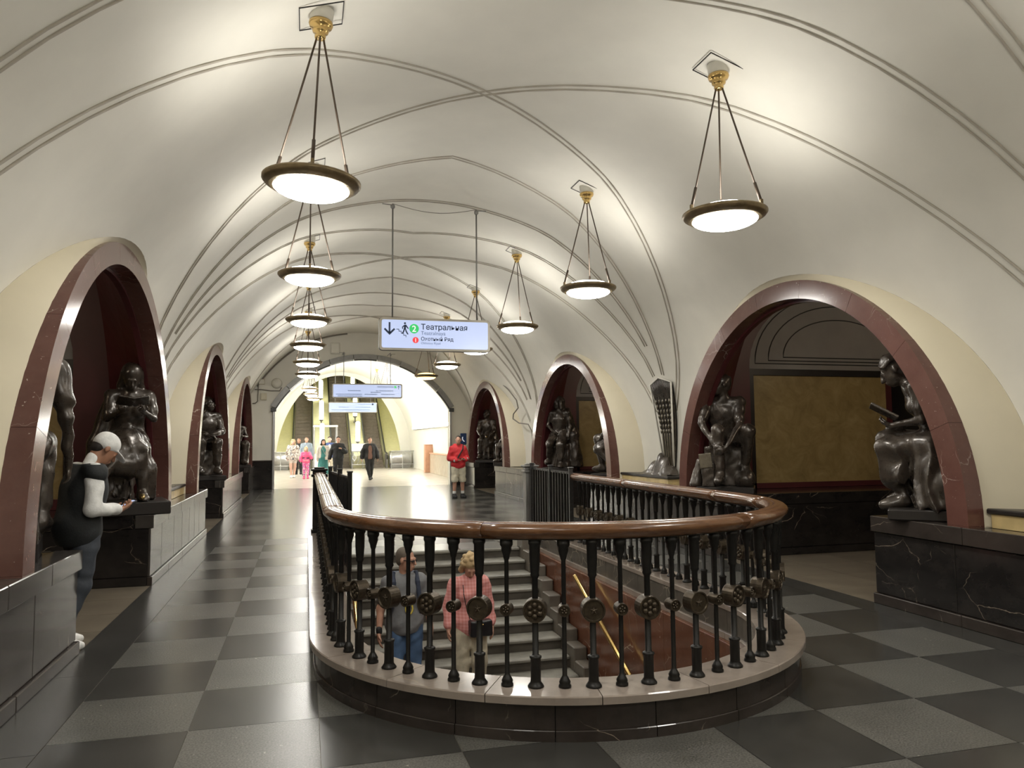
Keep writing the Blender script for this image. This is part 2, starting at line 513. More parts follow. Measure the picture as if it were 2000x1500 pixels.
# ================================================================== vault section
CTRL = [(0, 5.46), (.9, 5.37), (1.85, 5.09), (2.5, 4.68), (3.05, 4.16), (3.5, 3.58), (3.85, 2.95), (4.05, 2.3), (4.13, 1.6), (4.13, .72)]
def catmull(pts, n):
    P = [Vector((-pts[1][0], pts[1][1]))] + [Vector(p) for p in pts] + [Vector((pts[-1][0], 2 * pts[-1][1] - pts[-2][1]))]
    out = []
    for i in range(1, len(P) - 2):
        a, b, c, d = P[i - 1], P[i], P[i + 1], P[i + 2]
        for k in range(n):
            t = k / n
            out.append(0.5 * ((2 * b) + (c - a) * t + (2 * a - 5 * b + 4 * c - d) * t * t + (3 * b - a - 3 * c + d) * t ** 3))
    out.append(P[-2])
    return out
SEC = catmull(CTRL, 12)                    # (offset, z) from crown to foot
SEC_L = [0.0]
for a_, b_ in zip(SEC, SEC[1:]): SEC_L.append(SEC_L[-1] + (b_ - a_).length)
def sec_at(s):
    s = max(0, min(SEC_L[-1], s))
    for i in range(len(SEC) - 1):
        if SEC_L[i + 1] >= s:
            t = (s - SEC_L[i]) / (SEC_L[i + 1] - SEC_L[i])
            p = SEC[i].lerp(SEC[i + 1], t)
            d = (SEC[i + 1] - SEC[i]).normalized()
            return p.x, p.y, (-d.y if False else d.y, -d.x)   # offset, z, normal-ish
    return SEC[-1].x, SEC[-1].y, (0, 0)
def off_at_z(z):
    for i in range(len(SEC) - 1):
        if SEC[i].y >= z >= SEC[i + 1].y:
            t = (SEC[i].y - z) / max(1e-9, SEC[i].y - SEC[i + 1].y)
            return SEC[i].x + (SEC[i + 1].x - SEC[i].x) * t
    return SEC[-1].x
# the arches of the two sides differ a little in size, height and position
PZ = {-1: .80, 1: .85}
ZES = {-1: .81, 1: .86}
RIS = {-1: (2.48, 2.53), 1: (2.36, 2.40)}      # ellipses: frame inner,
ROS = {-1: (2.70, 2.73), 1: (2.58, 2.61)}      # frame outer,
RLS = {-1: (2.92, 2.765), 1: (2.82, 2.67)}      # lunette edge on the vault
ARCHS = {-1: [8.12 + BAY * k for k in range(-1, 3)], 1: [7.82 + BAY * k for k in range(-1, 3)]}
def lun_hw(z, side):
    q = (z - ZES[side]) / RLS[side][1]
    return RLS[side][0] * math.sqrt(max(0.0, 1 - q * q)) if q < 1 else 0.0
def rows_for(side):
    # rows refined around the lunette crown
    extra = []
    zc = ZES[side] + RLS[side][1]
    for dz in (0.0, .004, .015, .035, .06, .1, .15):
        z = zc - dz
        extra.append(Vector((off_at_z(z), z)))
    return sorted(list(SEC) + extra, key=lambda p: -p.y)
ceil_m = MB()
NY = 10
for side in (-1, 1):
    rowz = rows_for(side)
    for yc in [ARCHS[side][0] - BAY] + ARCHS[side]:
        for dirn in (-1, 1):
            rows = []
            for p in rowz:
                h0 = lun_hw(p.y, side)
                h1 = BAY / 2
                if yc + dirn * h1 > END_Y + .01 and dirn > 0:
                    h1 = END_Y - yc
                rows.append([(XO(p.x, side), max(BACK_Y, yc + dirn * (h0 + (h1 - h0) * k / NY)), p.y) for k in range(NY + 1)])
            ceil_m.grid(rows)
ceil_o = struct(ceil_m.build('ceiling', 'plaster', fix=False))
bm = bmesh.new(); bm.from_mesh(ceil_o.data)
bmesh.ops.remove_doubles(bm, verts=bm.verts, dist=.0005)
bmesh.ops.recalc_face_normals(bm, faces=bm.faces)
bm.to_mesh(ceil_o.data); bm.free()

# plaster mouldings on the vault: pairs of thin lines from pylon to pylon
def vault_pt(s, y, lift=0.0):
    side = 1 if s >= 0 else -1
    o, z, d = sec_at(abs(s))
    # inward normal of the section
    i = min(range(len(SEC_L)), key=lambda q: abs(SEC_L[q] - abs(s)))
    a = SEC[max(0, i - 1)]; b = SEC[min(len(SEC) - 1, i + 1)]
    t = (b - a).normalized()
    n = Vector((-abs(t.y), -abs(t.x))) if True else None
    return Vector((XO(o + n.x * lift, side), y, z + n.y * lift))
S_END = 5.75
def moulding(path, gap=.085, r=.011):
    """path: list of (s, y) on the unrolled vault"""
    for sg in (-1, 1):
        pts = []
        for i, (s, y) in enumerate(path):
            a = path[max(0, i - 1)]; b = path[min(len(path) - 1, i + 1)]
            ds, dy = b[0] - a[0], b[1] - a[1]
            L = math.hypot(ds, dy) or 1
            pts.append(vault_pt(s - sg * gap / 2 * dy / L, y + sg * gap / 2 * ds / L, .002))
        m = MB(); m.tube(pts, r, 6)
        m.build('moulding', 'plaster_line', ceil_o)
def lerp(a, b, t): return a + (b - a) * t
PYL = [ARCH_Y[0] - BAY / 2 + BAY * k for k in range(0, 4)] # pylon centres
N = 30
for yp in PYL:
    # across, pylon to pylon
    if yp > 0: moulding([(lerp(-4.6, 4.6, k / N), yp) for k in range(N + 1)])
    # diagonals to the next pylon over
    y2 = yp + BAY
    if y2 < 29:
        for sg in (-1, 1):
            path = [(sg * lerp(-S_END, S_END, k / N), lerp(yp + .34, y2 - .34, k / N)) for k in range(N + 1)]
            path = [(s, y) for s, y in path if y < END_Y - .05]
            moulding(path)
    # kinked ones that come up to the crown a quarter of a bay away
    for dr in (-1, 1):
        yk = yp + dr * BAY / 4
        if not (1.0 < yk < END_Y - .3): continue
        path = []
        for k in range(N + 1):
            t = -1 + 2 * k / N
            path.append((t * 5.15, yp + dr * (.17 + (BAY / 4 - .17) * (1 - abs(t)) ** 1.15)))
        path = [(s, y) for s, y in path if y < END_Y - .05]
        moulding(path, .075, .010)

# ================================================================== walls around the arches
def ell(e, t, z0):
    return e[0] * math.cos(t), z0 + e[1] * math.sin(t)
for side, nm in ((-1, 'wall_left'), (1, 'wall_right')):
    wm = MB()
    NT = 48
    RO, RL, ZE, PLINTH_Z = ROS[side], RLS[side], ZES[side], PZ[side]
    for yc in ARCHS[side]:
        rows = [[], [], []]
        for k in range(NT + 1):
            t = PI * k / NT
            y, z = ell(RO, t, ZE)
            oi = FRONT + .02 + .15 * math.cos(t) ** 2
            rows[0].append((XO(oi, side), yc + y, z))
            y2, z2 = ell(RL, t, ZE)
            o2 = off_at_z(z2)
            rows[2].append((XO(o2, side), yc + y2, z2))
            ym, zm = (y * .25 + y2 * .75), (z * .25 + z2 * .75)
            rows[1].append((XO(oi * .45 + o2 * .55, side), yc + ym, zm))
        wm.grid(rows)
        # wall foot between frame and pendentive, down to the plinth
        for e in (-1, 1):
            wm.add([(XO(FRONT + .17, side), yc + e * RO[0], PLINTH_Z), (XO(4.13, side), yc + e * RL[0], PLINTH_Z),
                    (XO(4.13, side), yc + e * RL[0], ZE), (XO(FRONT + .17, side), yc + e * RO[0], ZE)], [(0, 1, 2, 3)])
    wo = struct(wm.build(nm, 'plaster_cream', fix=False))

# ================================================================== plinths of the pylons
def slab_row(parent, name, mat, side, y0, y1, z0, z1, off0, off1, lens, seed):
    rnd = random.Random(seed)
    y = y0
    while y < y1 - .02:
        L = rnd.choice(lens)
        y2 = y + L
        if y1 - y2 < .3: y2 = y1
        xa, xb = sorted((XO(off0, side), XO(off1, side)))
        MB().box(xa, xb, y + .0022, y2 - .0022, z0, z1, .006).build(name, mat, parent)
        y = y2
GAP = 1.43
plinth_spans = []
names_p = {(-1, 0): 'near left', (-1, 1): 'second left', (-1, 2): 'third left', (-1, 3): 'last left',
           (1, 0): 'near right', (1, 1): 'second right', (1, 2): 'third right', (1, 3): 'last right'}
lab_p = {
    (-1, 0): 'dark polished marble plinth in the bottom left corner beside the man in the cap',
    (-1, 1): 'long grey-shining marble plinth on the left under the bronze girl with a book',
    (-1, 2): 'marble plinth on the left under the seated bronze man, second gap along',
    (-1, 3): 'small far left marble plinth next to the bright portal',
    (1, 0): 'black veined marble plinth at the right edge under the bronze girl reading',
    (1, 1): 'marble plinth on the right behind the stair railing, under the bronze man with clasped hands',
    (1, 2): 'pale-shining marble plinth on the right behind the folded gate',
    (1, 3): 'far right dark marble plinth behind the man in the red hoodie'}
for side in (-1, 1):
    PLINTH_Z = PZ[side]
    for k in range(4):
        y0 = ARCHS[side][k] + GAP; y1 = min(END_Y, ARCHS[side][k] + BAY - GAP)
        p = empty('marble_plinth')
        tag(p, lab_p[(side, k)], 'plinth', 'marble plinths under the arches')
        xa, xb = sorted((XO(FRONT + .03, side), XO(7.3, side)))
        MB().box(xa, xb, y0 + .03, y1 - .03, 0, PLINTH_Z - .004).build('core', 'black_marble', p)
        fm = 'plinth_marble' if not (side == 1 and k == 0) else 'black_marble'
        slab_row(p, 'slab', fm, side, y0 + .012, y1 - .012, .105, .695 - .85 + PLINTH_Z, FRONT + .012, FRONT + .04, (.55, .7, .9), 10 * k + side)
        slab_row(p, 'cap_slab', fm if side < 0 or k else 'black_marble_warm', side, y0, y1, PLINTH_Z - .15, PLINTH_Z, FRONT - .018, FRONT + .18, (.8, 1.0, 1.25), 10 * k + side + 3)
        slab_row(p, 'base_slab', 'black_marble_warm', side, y0, y1, 0.0, .10, FRONT - .015, FRONT + .04, (1.1, 1.4), 10 * k + side + 5)
        for (ya, yb) in ((y0 - .0, y0 + .028), (y1 - .028, y1)):
            for (za, zb, pr_) in ((.105, PLINTH_Z - .155, .012), (PLINTH_Z - .15, PLINTH_Z, -.004), (0, .10, -.002)):
                xs = sorted((XO(FRONT + .20 if za > .6 else FRONT + .042, side), XO(7.28, side)))
                MB().box(xs[0], xs[1], ya + max(0, pr_) * (ya == y0), yb - max(0, pr_) * (yb == y1), za, zb, .004).build('end_slab', 'black_marble', p)

# ================================================================== marble arch frames
ord_l = ['behind the camera', 'nearest', 'second', 'third']
def ring_seg(mb, e_in, e_out, t0, t1, o0, o1, side, yc, n=6):
    rows = []
    for k in range(n + 1):
        t = t0 + (t1 - t0) * k / n
        yi, zi = ell(e_in, t, ZES[side]); yo, zo = ell(e_out, t, ZES[side])
        rows.append([(XO(o0, side), yc + yi, zi), (XO(o0, side), yc + yo, zo), (XO(o1, side), yc + yo, zo), (XO(o1, side), yc + yi, zi)])
    base = len(mb.v)
    vs = [p for r in rows for p in r]; fs = []
    for i in range(n):
        for q in range(4):
            q2 = (q + 1) % 4
            fs.append((i * 4 + q, i * 4 + q2, (i + 1) * 4 + q2, (i + 1) * 4 + q))
    fs.append((0, 1, 2, 3)); fs.append(tuple(n * 4 + q for q in (3, 2, 1, 0)))
    mb.add(vs, fs)
NSTONE = 9
for side in (-1, 1):
    RI, RO, ZE, PLINTH_Z = RIS[side], ROS[side], ZES[side], PZ[side]
    for k, yc in enumerate(ARCHS[side]):
        if k == 0: continue
        a = empty('arch_frame')
        tag(a, '%s red-brown marble arch frame on the %s side of the hall' % (ord_l[k], 'left' if side < 0 else 'right'), 'arch', 'marble arch frames')
        for q in range(NSTONE):
            t0 = PI * q / NSTONE + .0006; t1 = PI * (q + 1) / NSTONE - .0006
            mb = MB(); ring_seg(mb, RI, RO, t0, t1, FRONT, FRONT + .175, side, yc, 7)
            mb.build('stone', 'red_marble', a)
        for e in (-1, 1):
            ys = sorted((yc + e * RI[0], yc + e * RO[0])); xs = sorted((XO(FRONT, side), XO(FRONT + .175, side)))
            MB().box(xs[0], xs[1], ys[0], ys[1], PLINTH_Z, ZE).build('foot', 'red_marble', a)

# ================================================================== painted chambers behind the frames
for side, nm in ((-1, 'wall_left'), (1, 'wall_right')):
    RI, ZE, PLINTH_Z = RIS[side], ZES[side], PZ[side]
    for k, yc in enumerate(ARCHS[side]):
        if k == 0: continue
        ch = empty(nm); struct(ch)
        m = MB()
        # stepped reveal behind the marble frame
        e1 = (RI[0] - .02, RI[1] - .03); e2 = (RI[0] - .16, RI[1] - .20)
        NT = 40
        e2 = (RI[0] + .09, RI[1] + .78); e15 = (RI[0] + .05, RI[1] + .30)
        prof = [(FRONT + .175, RI), (FRONT + .176, e1), (FRONT + .24, e1), (FRONT + .241, (e1[0] + .03, e1[1] + .06)), (FRONT + .42, e15), (FRONT + .68, e2)]
        rows = []
        for (o, e) in prof:
            row = []
            for q in range(NT + 1):
                y, z = ell(e, PI * q / NT, ZES[side])
                row.append((XO(o, side), yc + y, z))
            rows.append(row)
        m.grid(rows, smooth=False)
        m.build('reveal', 'red_paint', ch, fix=False)
        yw = yc + RI[0] + .08
        def bx(o0, o1, y0, y1, z0, z1, name, mat, bev=0.0):
            xs = sorted((XO(o0, side), XO(o1, side)))
            return MB().box(xs[0], xs[1], y0, y1, z0, z1, bev).build(name, mat, ch)
        bx(4.18, 7.5, yw + .10, yw + .16, PLINTH_Z, 4.15, 'back_wall', 'red_paint')
        bx(4.18, 4.74, yw, yw + .10, PLINTH_Z, 4.1, 'pilaster', 'red_paint')
        bx(4.74, 4.82, yw + .02, yw + .10, PLINTH_Z, 2.70, 'panel_frame', 'bronze_base')
        bx(4.82, 7.3, yw + .06, yw + .10, .93, 2.60, 'panel', 'onyx')
        bx(4.74, 7.3, yw + .03, yw + .10, 2.60, 2.70, 'panel_frame', 'bronze_base')
        bx(4.74, 7.3, yw + .02, yw + .10, PLINTH_Z, .93, 'panel_frame', 'red_paint')
        lc, la, lb, lz = 6.45, 1.70, 1.28, 2.70
        poly = [(XO(lc - side * 0 + la * math.cos(t), side), lz + lb * math.sin(t)) for t in [PI * q / 28 for q in range(29)]]
        MB().prism(poly, yw + .07, yw + .10).build('lunette', 'grey_plaster', ch)
        sp = [(XO(8.2, side), 4.15), (XO(4.70, side), 4.15), (XO(4.70, side), lz)] + [(XO(lc - la * math.cos(t), side), lz + lb * math.sin(t)) for t in [PI * q / 28 for q in range(29)]] + [(XO(8.2, side), lz)]
        MB().prism(sp, yw + .02, yw + .07).build('spandrel', 'red_paint', ch)
        for f in (.92, .78, .62):
            pts = [(XO(lc + la * f * math.cos(t), side), yw + .066, lz + .06 + (1 - f) * .35 + lb * (f - (1 - f) * .35) * math.sin(t)) for t in [PI * q / 28 for q in range(29)]]
            pts.append(pts[0])
            MB().tube(pts, .009, 5).build('moulding', 'grey_line', ch)
        # near end wall, ceiling, dark platform side
        bx(4.18, 7.5, yc - 2.6, yc - 2.5, PLINTH_Z, 4.15, 'back_wall', 'red_paint')
        bx(FRONT + .6, 7.6, yc - 2.6, yc + 2.6, 4.1, 4.2, 'vault', 'red_paint')
        lp = empty('chamber_fill_lamp', (XO(6.9, side), yc - 1.7, 4.1)); tag(lp, 'added globe fill light on the chamber ceiling behind the %s %s arch' % (ord_l[k], 'left' if side < 0 else 'right'), 'lamp', 'added fill lights in the arch chambers')  # invented lamp, hidden from the camera, added to brighten the chamber
        MB().lathe([(.06, 0), (.05, -.06), (.02, -.07), (.02, -.14)], 14).build('stem', 'brass', lp)
        MB().lathe([(.001, -.46), (.08, -.445), (.14, -.39), (.16, -.30), (.14, -.21), (.08, -.155), (.03, -.14)], 18, cap=False).build('globe', 'fill_globe', lp)
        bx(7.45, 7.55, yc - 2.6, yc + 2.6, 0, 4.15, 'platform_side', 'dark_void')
    for k, yc in enumerate(ARCHS[side]):
        if k == 0: continue
        xs = sorted((XO(FRONT, side), XO(7.5, side)))
        f = struct(MB().box(xs[0], xs[1], yc - GAP - .02, yc + GAP + .02, -.05, -.006).build('floor', 'grout'))
        for a_ in range(5):
            for b_ in range(4):
                xa, xb = sorted((XO(FRONT + .004 + a_ * .78, side), XO(FRONT + (a_ + 1) * .78 - .004, side)))
                ya = yc - GAP + 2 * GAP * b_ / 4
                MB().box(xa, xb, ya + .003, ya + GAP / 2 - .003, -.03, 0.0).build('slab', 'passage_floor', f)
# the bay behind the camera: plain wall closes it off
for side, nm in ((-1, 'wall_left'), (1, 'wall_right')):
    xs = sorted((XO(3.7, side), XO(4.2, side)))
    struct(MB().box(xs[0] , xs[1], BACK_Y, ARCHS[side][0] + 2.6, 0, 3.6).build(nm, 'plaster_cream'))
struct(MB().box(XC - 4.4, XC + 4.4, BACK_Y - .2, BACK_Y, 0, 5.6).build('wall_back', 'plaster_cream'))

# ================================================================== end wall and portal
PCX, PHW, PSP, PR = 2.00, 3.06, 2.76, 3.53
PCZ = PSP - math.sqrt(PR * PR - PHW * PHW)
def portal_z(x, r=PR): return PCZ + math.sqrt(max(0, r * r - (x - PCX) ** 2))
arc = []
t_end = math.asin(PHW / PR)
for k in range(41):
    t = -t_end + 2 * t_end * k / 40
    arc.append((PCX + PR * math.sin(t), PCZ + PR * math.cos(t)))
m = MB()
poly_top = 5.7
rows0 = []
for (ya, flip) in ((END_Y, 0), (END_Y + .45, 1)):
    # above the arch
    lo = [(x, ya, z) for x, z in arc]; hi = [(x, ya, poly_top) for x, z in arc]
    m.grid([lo, hi], smooth=False)
    for (x0, x1) in ((XC - 4.4, PCX - PHW), (PCX + PHW, XC + 4.4)):
        m.add([(x0, ya, 0), (x1, ya, 0), (x1, ya, PSP), (x1, ya, poly_top), (x0, ya, poly_top)], [(0, 1, 2, 3, 4)])
rev = [(PCX - PHW, 0)] + arc + [(PCX + PHW, 0)]
m.grid([[(x, END_Y, z) for x, z in rev], [(x, END_Y + .45, z) for x, z in rev]], smooth=False)
struct(m.build('wall_end', 'plaster', fix=False))
for (x0, x1) in ((XC - FRONT - .25, PCX - PHW - .02), (PCX + PHW + .02, XC + FRONT + .25)):
    struct(MB().box(x0, x1, END_Y - .06, END_Y - .002, 0, .93, .01).build('baseboard_end', 'black_marble'))
    struct(MB().box(x0, x1, END_Y - .08, END_Y - .002, .93, .98, .008).build('trim_1', 'black_marble_warm'))
pf = empty('portal_frame', (0, 0, 0))
tag(pf, 'grey metal arch band around the bright portal at the hall end', 'frame')
def band(r0, r1, y0, y1, t0, t1, n=5):
    rows = []
    for k in range(n + 1):
        t = t0 + (t1 - t0) * k / n
        pts = []
        for (r, y) in ((r0, y0), (r1, y0), (r1, y1), (r0, y1)):
            pts.append((PCX + r * math.sin(t), y, PCZ + r * math.cos(t)))
        rows.append(pts)
    mb = MB(); mb.grid(rows, smooth=False, close=True)
    mb.f.append((0, 1, 2, 3)); mb.sm.append(False)
    nn = len(mb.v); mb.f.append((nn - 1, nn - 2, nn - 3, nn - 4)); mb.sm.append(False)
    return mb
NB = 9
for q in range(NB):
    t0 = -t_end + 2 * t_end * q / NB + .004; t1 = -t_end + 2 * t_end * (q + 1) / NB - .004
    band(PR - .03, PR + .16, END_Y - .10, END_Y + .02, t0, t1).build('panel', 'steel_dark', pf)
    band(PR - .065, PR - .02, END_Y - .14, END_Y - .02, t0, t1).build('edge_strip', 'steel' if q % 2 else 'iron_grey', pf)
for sx in (-1, 1):
    x = PCX + sx * PHW
    MB().box(min(x - sx * .02, x + sx * .05), max(x - sx * .02, x + sx * .05), END_Y - .1, END_Y + .04, 0, PSP - .05, .008).build('jamb', 'steel', pf)
    MB().box(min(x - sx * .06, x + sx * .12), max(x - sx * .06, x + sx * .12), END_Y - .16, END_Y - .02, PSP - .12, PSP + .02, .01).build('hinge_block', 'iron_grey', pf)

# ================================================================== stairwell
def upath(off, y_end0=11.9, y_end1=11.9, step=.12):
    """U-shaped line inside the outer curb line, from the far left round to the far right"""
    pts = []
    r = SR - off
    n = int((y_end0 - SY) / .3)
    for k in range(n): pts.append((SX - r, lerp(y_end0, SY, k / n)))
    n2 = int(PI * r / step)
    for k in range(n2 + 1):
        a = PI + PI * k / n2
        pts.append((SX + r * math.cos(a), SY + r * math.sin(a)))
    n = int((y_end1 - SY) / .3)
    for k in range(1, n + 1): pts.append((SX + r, lerp(SY, y_end1, k / n)))
    return pts
def u_at(off, s):
    """point and outward normal at arc length s measured on the middle of the round end (radius SR-off)"""
    r = SR - off
    half = PI * r / 2
    if abs(s) <= half:
        a = -PI / 2 + s / r
        return (SX + r * math.cos(a), SY + r * math.sin(a)), (math.cos(a), math.sin(a))
    sg = 1 if s > 0 else -1
    return (SX + sg * r, SY + abs(s) - half), (sg, 0.0)
def u_frac(off, u):
    """u in angle units: |u|<=pi/2 on the round end, beyond it metres along the sides"""
    r = SR - off
    if abs(u) <= PI / 2:
        a = -PI / 2 + u
        return (SX + r * math.cos(a), SY + r * math.sin(a))
    sg = 1 if u > 0 else -1
    return (SX + sg * r, SY + abs(u) - PI / 2)
U_END = PI / 2 + 11.9 - SY
CURB_Z = .25
curb = empty('stairwell_curb')
tag(curb, 'U-shaped dark marble kerb with a pale stone top around the stairwell', 'kerb')
def u_block(off0, off1, u0, u1, z0, z1, name, mat, parent, n=5, bev=.006):
    rows = []
    for k in range(n + 1):
        u = u0 + (u1 - u0) * k / n
        a = u_frac(off0, u); b = u_frac(off1, u)
        def L(f): return (lerp(a[0], b[0], f), lerp(a[1], b[1], f))
        w_ = off1 - off0
        i = bev / w_
        p = [(*L(0), z0), (*L(0), z1 - bev), (*L(i), z1), (*L(1 - i), z1), (*L(1), z1 - bev), (*L(1), z0)]
        rows.append(p)
    mb = MB(); mb.grid(rows, smooth=False, close=True)
    mb.f.append(tuple(range(6))); mb.sm.append(False)
    nn = len(mb.v); mb.f.append(tuple(range(nn - 1, nn - 7, -1))); mb.sm.append(False)
    return mb.build(name, mat, parent)
def u_cuts(seg_round, seg_side):
    cuts = []
    ns = int(round((U_END - PI / 2) / seg_side))
    for k in range(ns): cuts.append(-U_END + (U_END - PI / 2) * k / ns)
    nr = int(round(PI / seg_round))
    for k in range(nr + 1): cuts.append(-PI / 2 + PI * k / nr)
    for k in range(1, ns + 1): cuts.append(PI / 2 + (U_END - PI / 2) * k / ns)
    return cuts
g = .0015
cu = u_cuts(.36, .8)
for a_, b_ in zip(cu, cu[1:]):
    u_block(-.045, .29, a_ + g, b_ - g, CURB_Z - .045, CURB_Z, 'top_slab', 'curb_top_stone', curb)
cu = u_cuts(.30, .9)
for a_, b_ in zip(cu, cu[1:]):
    u_block(0.0, .05, a_ + g, b_ - g, .06, CURB_Z - .046, 'face_slab', 'black_marble_warm', curb)
    u_block(-.012, .05, a_ + g, b_ - g, -.005, .059, 'base_slab', 'black_marble_warm', curb, bev=.004)
    u_block(.24, .275, a_ + g, b_ - g, .02, CURB_Z - .046, 'inner_slab', 'curb_wall_marble', curb)
u_block(.05, .24, -U_END + .001, U_END - .001, .0, CURB_Z - .047, 'core', 'black_marble', curb, n=80)
# ledge and red marble lining of the pit
PIT_Z = -2.45
pit = empty('wall_stairwell'); struct(pit)
cu = u_cuts(.36, 1.0)
for a_, b_ in zip(cu, cu[1:]):
    u_block(.245, .30, a_ + g, b_ - g, -.035, .02, 'ledge', 'curb_top_stone', pit)
for a_, b_ in zip(cu, cu[1:]):
    u_block(.262, .35, a_ + g, b_ - g, PIT_Z, -.036, 'slab', 'red_marble_pit', pit)
m = MB()
m.box(SX - 1.8, SX + 1.8, 3.9, 12.0, PIT_Z - .1, PIT_Z)
struct(m.build('floor', 'stair_stone'))
# steps
stairs = empty('stone_staircase', (SX, STAIR_Y, 0))
tag(stairs, 'worn grey stone stairs going down inside the railing, where the couple walks', 'stairs')
RISE, RUN, WALK = .145, .32, SR - .355
HW = WALK - .17
def stair_step_mesh(width, nm, mt):
    mb = MB(); mb.box(-width, width, -.035, RUN, -.045, 0, .012)
    return mb.mesh(nm, mt)
tread_me = stair_step_mesh(HW, 'tread', 'stair_stone')
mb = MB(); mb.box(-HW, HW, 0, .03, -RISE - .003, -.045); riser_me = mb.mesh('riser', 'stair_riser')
NSTEP = 16
for k in range(NSTEP):
    inst('tread', tread_me, stairs, (0, -RUN * k + (0.0 if k else 0), -RISE * k - (.0 if k else .003)))
    inst('riser', riser_me, stairs, (0, -RUN * k - .0, -RISE * k))
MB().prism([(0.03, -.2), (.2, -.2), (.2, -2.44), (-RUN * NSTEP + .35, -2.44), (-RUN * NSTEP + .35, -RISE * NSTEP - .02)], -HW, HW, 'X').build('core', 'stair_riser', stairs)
for sx in (-1, 1):
    for k in range(NSTEP):
        xs = sorted((sx * HW, sx * (WALK - .003)))
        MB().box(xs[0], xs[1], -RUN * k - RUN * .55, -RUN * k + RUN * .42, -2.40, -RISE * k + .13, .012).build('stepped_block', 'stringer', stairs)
# brass rails on the pit walls
for sx, lab in ((-1, 'left brass handrail low in the stairwell, half hidden by the balusters'), (1, 'bright brass handrail slanting down the right stairwell wall')):
    x = SX + sx * (WALK - .11)
    r = empty('brass_handrail', (x, 0, 0)); tag(r, lab, 'handrail')
    y0, z0 = 8.9, -.06
    y1 = 5.9; z1 = z0 - (y0 - y1) * .453
    MB().tube([(0, y0 + .02, z0 + .01), (0, y0, z0), (0, y1, z1)], .027, 12).build('rail', 'brass', r)
    for f in (.12, .5, .88):
        yy, zz = lerp(y0, y1, f), lerp(z0, z1, f)
        MB().tube([(0, yy, zz), (0, yy, zz - .09), (sx * .05, yy, zz - .12), (sx * .095, yy, zz - .12)], .013, 8).build('bracket', 'iron', r)
        MB().lathe([(.04, -.008), (.04, .008)], 12, (sx * .098, yy, zz - .12), 'X').build('bracket_plate', 'iron', r)
# ================================================================== balustrade
bal = empty('balustrade')
tag(bal, 'curved iron balustrade with bronze medallions and a brown wooden handrail round the stairs', 'railing')
OFF_B = .12
RB = SR - OFF_B
RAIL_Z = 1.075
H_B = RAIL_Z - CURB_Z
Y_R_END = 9.85
def rail_profile():
    # (inward offset, z): flattened oval with a shallow step below and a bead line on top
    pts = [(-.074, .030), (-.080, .048), (-.074, .066), (-.055, .081), (-.030, .088), (-.027, .085), (-.022, .090), (.022, .090), (.027, .085), (.030, .088),
           (.055, .081), (.074, .066), (.080, .048), (.074, .030), (.052, .012), (.046, .0), (-.046, .0), (-.052, .012)]
    return pts
def rail_piece(u0, u1, n):
    rows = []
    pr_ = rail_profile()
    for k in range(n + 1):
        u = lerp(u0, u1, k / n)
        row = []
        for (o, z) in pr_:
            p = u_frac(OFF_B + o, u)
            row.append((p[0], p[1], RAIL_Z + z))
        rows.append(row)
    mb = MB(); mb.grid(rows, smooth=True, close=True)
    q = len(pr_)
    mb.f.append(tuple(range(q))); mb.sm.append(False)
    nn = len(mb.v); mb.f.append(tuple(range(nn - 1, nn - q - 1, -1))); mb.sm.append(False)
    mb.build('handrail_section', 'wood', bal)
UR = PI / 2 + Y_R_END - SY
cuts = [-U_END + .02, -4.6, -2.9, -PI / 2 + .02, -.55, .45, 1.28, PI / 2 + .35, 3.9, UR]
for a_, b_ in zip(cuts, cuts[1:]):
    rail_piece(a_ + .0008, b_ - .0008, max(4, int((b_ - a_) / .06)))
# flat iron strip under the wood
cuts2 = [-U_END + .02, UR]
u_block(OFF_B - .03, OFF_B + .03, -U_END + .02, UR, RAIL_Z - .008, RAIL_Z - .001, 'iron_strip', 'iron', bal, n=140, bev=.001)
# balusters: a thick and a thin kind in turn
big = MB()
big.lathe([(.046, 0), (.046, .008), (.040, .016), (.030, .030), (.030, .034), (.029, .05), (.029, .155), (.034, .160), (.034, .170), (.026, .174), (.018, .18),
           (.0175, .60), (.022, .608), (.027, .618), (.024, .63), (.026, .642), (.030, .70), (.031, .785), (.037, .795), (.037, H_B - .008)], 14)
big_me = big.mesh('baluster', 'iron')
thin = MB()
thin.lathe([(.036, 0), (.036, .012), (.030, .020), (.033, .030), (.026, .045), (.018, .058), (.0135, .066), (.013, .70), (.018, .712), (.021, .73), (.030, .755), (.030, .775), (.038, .785), (.038, H_B - .008)], 12)
thin_me = thin.mesh('baluster', 'iron')
def blob(mb, c, r, n=8, m_=5):
    vs = []; fs = []
    for i in range(m_ + 1):
        th = PI * i / m_
        for k in range(n):
            ph = 2 * PI * k / n
            vs.append((c[0] + r[0] * math.sin(th) * math.cos(ph), c[1] + r[1] * math.cos(th), c[2] + r[2] * math.sin(th) * math.sin(ph)))
    for i in range(m_):
        for k in range(n):
            k2 = (k + 1) % n
            fs.append((i * n + k, i * n + k2, (i + 1) * n + k2, (i + 1) * n + k))
    mb.add(vs, fs, True)
